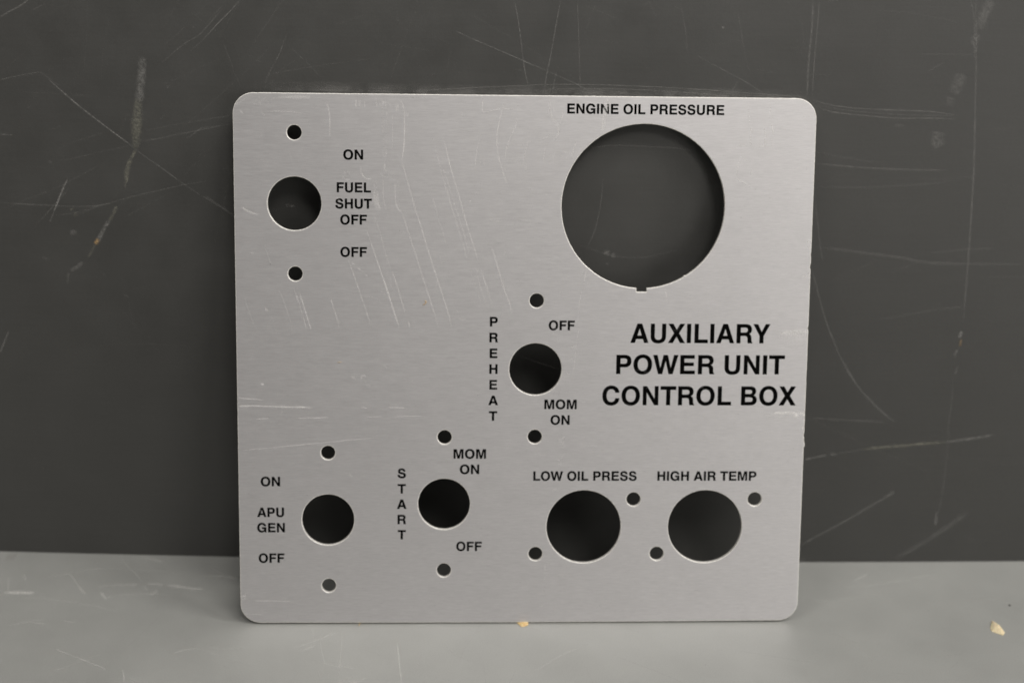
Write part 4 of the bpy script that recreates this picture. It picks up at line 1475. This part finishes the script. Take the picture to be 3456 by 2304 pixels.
def strips(rows, place, tones, wmin=0.0, jitter=0.05):
    """flat slivers lying on a surface; three vertices across so that they fade out at the rim"""
    V, F, A, T = [], [], [], []
    layer = 0
    for row in rows:
        w, st, tone = row[0], row[1], row[2]
        pts = [Vector((row[i], row[i + 1])) for i in range(3, len(row), 2)]
        if len(pts) == 1:
            pts.append(pts[0] + Vector((.2, 0)))
        # catmull-rom
        fine = []
        tot = sum((pts[i + 1] - pts[i]).length for i in range(len(pts) - 1))
        step = max(.35, min(1.2, tot / 14))
        for i in range(len(pts) - 1):
            p0, p1, p2, p3 = pts[max(0, i - 1)], pts[i], pts[i + 1], pts[min(len(pts) - 1, i + 2)]
            k = max(2, int((p2 - p1).length / step))
            sharp = i > 0 and (p1 - p0).length > 1e-6 and (p2 - p1).normalized().dot((p1 - p0).normalized()) < .5
            for j in range(k):
                t = j / k
                if sharp:
                    fine.append(p1.lerp(p2, t))
                else:
                    fine.append(.5 * ((2 * p1) + (p2 - p0) * t + (2 * p0 - 5 * p1 + 4 * p2 - p3) * t * t + (3 * p1 - p0 - 3 * p2 + p3) * t ** 3))
        fine.append(pts[-1])
        n = len(fine)
        w = max(w, wmin)
        layer = (layer + 1) % 40
        h = .012 + layer * .0006
        b = len(V)
        s = rnd.uniform(0, 100)
        for i, p in enumerate(fine):
            d = (fine[min(n - 1, i + 1)] - fine[max(0, i - 1)])
            if d.length < 1e-9:
                d = Vector((1, 0))
            d.normalize()
            nn = Vector((-d.y, d.x))
            t = i / (n - 1)
            p = p + nn * jitter * noise.noise(Vector((s, i * .35, 0)))
            end = min(1, 6 * min(t, 1 - t) + .25)
            vary = 1 + .45 * noise.noise(Vector((s, i * .22, 5)))
            ww = w * (.55 + .45 * end) * (1 + .3 * noise.noise(Vector((s, i * .4, 9))))
            for q, a in ((-1, 0), (-.35, 1), (.35, 1), (1, 0)):
                V.append(place(p + nn * ww * q * .68, h))
                A.append(a * st * end * vary)
                T.append(tones[tone])
            if i:
                o = b + 4 * (i - 1)
                for c in range(3):
                    F.append((o + c, o + c + 1, o + 5 + c, o + 4 + c))
    return V, F, A, T

def marks_obj(name, rows, place, tones, m, parent, wmin, label, jitter=.05):
    V, F, A, T = strips(rows, place, tones, wmin, jitter)
    o = mesh_obj(name, V, F, m, parent, label=label, kind="stuff")
    a = o.data.attributes.new("wear_glow", "FLOAT", "POINT")
    a.data.foreach_set("value", A)
    t = o.data.attributes.new("tone", "FLOAT_COLOR", "POINT")
    t.data.foreach_set("color", [c for col in T for c in (*col, 1)])
    return o

def random_rows(n, x0, x1, y0, y1, lmin, lmax, w, smin, smax, ang=None, spread=.4, tone=0):
    rows = []
    for _ in range(n):
        x, y = rnd.uniform(x0, x1), rnd.uniform(y0, y1)
        L = lmin + (lmax - lmin) * rnd.random() ** 2.2
        a = rnd.uniform(0, math.pi) if ang is None else rnd.gauss(ang, spread)
        bend = rnd.uniform(-.12, .12)
        row = [w * rnd.uniform(.7, 1.5), rnd.uniform(smin, smax), tone]
        for k in range(4):
            t = k / 3
            row += [x + L * t * math.cos(a + bend * t), y + L * t * math.sin(a + bend * t)]
        rows.append(tuple(row))
    return rows

def on_wall(p, h):
    return (p.x, wall_y(p.x) - h * 2.5, p.y)
def on_table(p, h):
    return (p.x, p.y, h * 2)
def on_plate(p, h):
    return (p.x, p.y, h + .025)

W_TONES = [(.50, .49, .47), (.42, .41, .33), (.03, .03, .03), (.70, .46, .22), (.3, .2, .15)]
T_TONES = [(.96, .95, .92), (.6, .55, .4), (.1, .1, .09), (.75, .40, .18), (.30, .24, .19)]
P_TONES = [(.98, .97, .95), (.8, .75, .5), (.05, .05, .05), (.8, .5, .2), (.4, .3, .2)]

extra = random_rows(110, -330, 330, 8, 330, 6, 60, .22, .04, .13)
extra += random_rows(50, -170, -80, 90, 230, 8, 50, .22, .05, .15, .6, .5)
extra += random_rows(45, -60, 100, 165, 230, 5, 35, .2, .04, .14, .1, .5)
extra += random_rows(40, 90, 190, 20, 230, 10, 70, .5, .03, .10, .05, .25)
extra += random_rows(90, -300, 300, 8, 300, .2, .8, .2, .1, .35)
glow = [(w, st, 0, *[v for k in range(13) for v in (-86 + 14.3 * k, z + .11 * math.sin(k * 1.3) )]) for z, w, st in
       ((166.5, 1.0, .30), (167.1, 1.8, .26), (168.4, 1.7, .12))]  # bounced light above the plate, painted as pale strips on the wall
marks_obj("edge_glow", glow, on_wall, W_TONES, M_GLOW, wall, .16, "hazy pale band of painted light along the top edge of the plate", .1)
marks_obj("scratches", WALL_MARKS + extra, on_wall, W_TONES, M_SCR_WALL, wall, .16, "pale scratches and scuffs on the dark wall", .02)
extra = random_rows(140, -260, 260, -190, -2, 3, 45, .3, .04, .15, .1, .8)
extra += random_rows(170, -260, 260, -190, -2, .1, .5, .16, .15, .55)
extra += random_rows(60, -260, 260, -190, -2, .1, .35, .16, .2, .6, tone=2)
marks_obj("scratches", TABLE_MARKS + extra, on_table, T_TONES, M_SCR_TABLE, table, .16, "faint pale scuffs on the grey bench top", .02)

def clear(rows):
    """no marks hanging over the openings or past the rim"""
    keep = []
    allh = HOLES + [(GAUGE[0], GAUGE[1], R_GAUGE)]
    for r in rows:
        pts = [(r[i], r[i + 1]) for i in range(3, len(r), 2)]
        mid = [((a[0] + b[0]) / 2, (a[1] + b[1]) / 2) for a, b in zip(pts, pts[1:])]
        bad = False
        for x, y in pts + mid:
            if not (.3 < x < PLATE_W - .3 and .3 < y < PLATE_H - .3):
                bad = True
            if any(math.hypot(x - a, y - b) < c + .25 for a, b, c in allh):
                bad = True
        if not bad:
            keep.append(r)
    return keep

extra = random_rows(420, 0, 183, 0, 170, .8, 5, .10, .05, .22, 0, .06)        # grain flecks
extra += random_rows(150, 8, 120, 60, 168, .8, 4, .12, .08, .25, 1.5, .25)
extra += random_rows(200, 0, 183, 0, 170, .1, .3, .12, .3, .8)                # dust
extra += random_rows(26, 0, 183, 0, 170, .12, .25, .14, .3, .7, tone=2)
marks_obj("scratches", clear([tuple([r[0], r[1], r[2]] + [max(.35, min(PLATE_W - .35, v)) if i % 2 == 0 else v for i, v in enumerate(r[3:])]) for r in [(r[0], 1.15 * r[1] ** 1.3) + tuple(r[2:]) for r in PLATE_MARKS]] + extra),
          on_plate, P_TONES, M_SCR_PLATE, plate, .11, "fine pale scratches across the brushed face", .008)

# ------------------------------------------------------------------ loose bits
def chip(name, top, lift, label, cat, group=None, thick=.25, crease=None, m=None):
    """a small curled flake: an outline fan with a raised crease, given thickness"""
    n = len(top)
    cx, cy = sum(p[0] for p in top) / n, sum(p[1] for p in top) / n
    ring1 = [(x, y, l) for (x, y), l in zip(top, lift)]
    inner = [(cx + (x - cx) * .5, cy + (y - cy) * .5, l * .5 + (crease or .5) * (.7 + .3 * math.sin(3 * i))) for i, ((x, y), l) in enumerate(zip(top, lift))]
    v = ring1 + inner + [(cx, cy, (crease or .5) * 1.1)]
    k = len(v)
    v += [(x, y, max(.03, z - thick)) for x, y, z in v]
    v = [(x - cx, y - cy, max(z, .04)) for x, y, z in v]
    f = []
    for i in range(n):
        j = (i + 1) % n
        f += [(i, j, n + j, n + i), (n + i, n + j, 2 * n)]
        f += [(k + j, k + i, k + n + i, k + n + j), (k + n + j, k + n + i, k + 2 * n)]
        f.append((j, i, k + i, k + j))
    o = mesh_obj(name, v, f, m or M_WOOD)
    o.location = (cx * MM, cy * MM, 0)
    o["label"] = label
    o["category"] = cat
    if group:
        o["group"] = group
    return o

CH = CHIP_RIGHT
chip("wood_chip", CH, [.5, .15, .05, .1, .35, .8], "pale folded wood chip lying alone on the bench at the right", "wood chip", thick=.3, crease=1.0)
CH = CHIP_MID
chip("wood_chip", CH, [.3, .1, .05, .25, .55, .5], "small golden wood chip caught under the bottom edge of the plate", "wood chip", thick=.25, crease=.55, m=M_GOLD)

def fibre(name, pts, r, m, label, cat):
    V, F = [], []
    n = len(pts)
    c = Vector(pts[0])
    for i, p in enumerate(pts):
        p = Vector(p)
        d = (Vector(pts[min(n - 1, i + 1)]) - Vector(pts[max(0, i - 1)])).normalized()
        a = d.orthogonal().normalized()
        b = d.cross(a)
        rr = r * (.35 if i in (0, n - 1) else 1)
        for k in range(6):
            t = k * math.pi / 3
            V.append(tuple(p - c + (a * math.cos(t) + b * math.sin(t)) * rr))
        if i:
            for k in range(6):
                F.append((6 * (i - 1) + k, 6 * (i - 1) + (k + 1) % 6, 6 * i + (k + 1) % 6, 6 * i + k))
    F.append(tuple(range(5, -1, -1))); F.append(tuple(6 * (n - 1) + k for k in range(6)))
    o = mesh_obj(name, V, F, m, smooth=True)
    o.location = c * MM
    o["label"], o["category"] = label, cat
    return o

PM = plate.matrix_world
def pl(u, v, h):
    q = PM @ (Vector((u, v, h)) * MM) / MM
    return (q.x, q.y, q.z)
fibre("wood_splinter", [(-52.7, -45.2, .5), (-52.78, -45.7, .55), (-52.9, -46.4, .4), (-53.1, -47.1, .2)], .13, M_GOLD,
      "tiny yellow splinter on the bench at the bottom edge, near the left corner", "splinter")
fibre("wood_splinter", [pl(59.6, 106.0, .14), pl(60.05, 105.75, .2), pl(60.1, 105.5, .22), pl(59.75, 105.0, .2), pl(59.4, 104.75, .16), pl(59.0, 104.6, .14)], .11, M_GOLD,
      "tiny curled yellow shaving stuck on the plate face, left of the word PREHEAT", "splinter")
fibre("wood_splinter", [pl(31.9, 86.06, .1), pl(32.5, 86.1, .12), pl(33.2, 86.3, .1)], .07, M_GOLD,
      "very thin yellow fibre on the plain left middle of the plate face", "splinter")

def crumb(name, x, y, r, label):
    V, F = [], []
    lat, lon = 5, 8
    for i in range(1, lat):
        for j in range(lon):
            a, b = math.pi * i / lat, 2 * math.pi * j / lon
            d = Vector((math.sin(a) * math.cos(b), math.sin(a) * math.sin(b), math.cos(a)))
            k = r * (1 + .35 * noise.noise(d * 2.3 + Vector((x, y, 0))))
            V.append((d.x * k, d.y * k, d.z * k * .7 + r * .62))
    V += [(0, 0, r * 1.35), (0, 0, 0)]
    for i in range(lat - 2):
        for j in range(lon):
            F.append((i * lon + j, (i + 1) * lon + j, (i + 1) * lon + (j + 1) % lon, i * lon + (j + 1) % lon))
    for j in range(lon):
        F.append((len(V) - 2, j, (j + 1) % lon))
        F.append((len(V) - 1, (lat - 2) * lon + (j + 1) % lon, (lat - 2) * lon + j))
    o = mesh_obj(name, V, F, M_GRIT, smooth=True)
    o.location = (x * MM, y * MM, 0)
    o["label"], o["category"] = label, "crumb"
crumb("grit_crumb", CRUMB[0], CRUMB[1], .32, "tiny dark crumb on the bench behind the lone wood chip at the right")
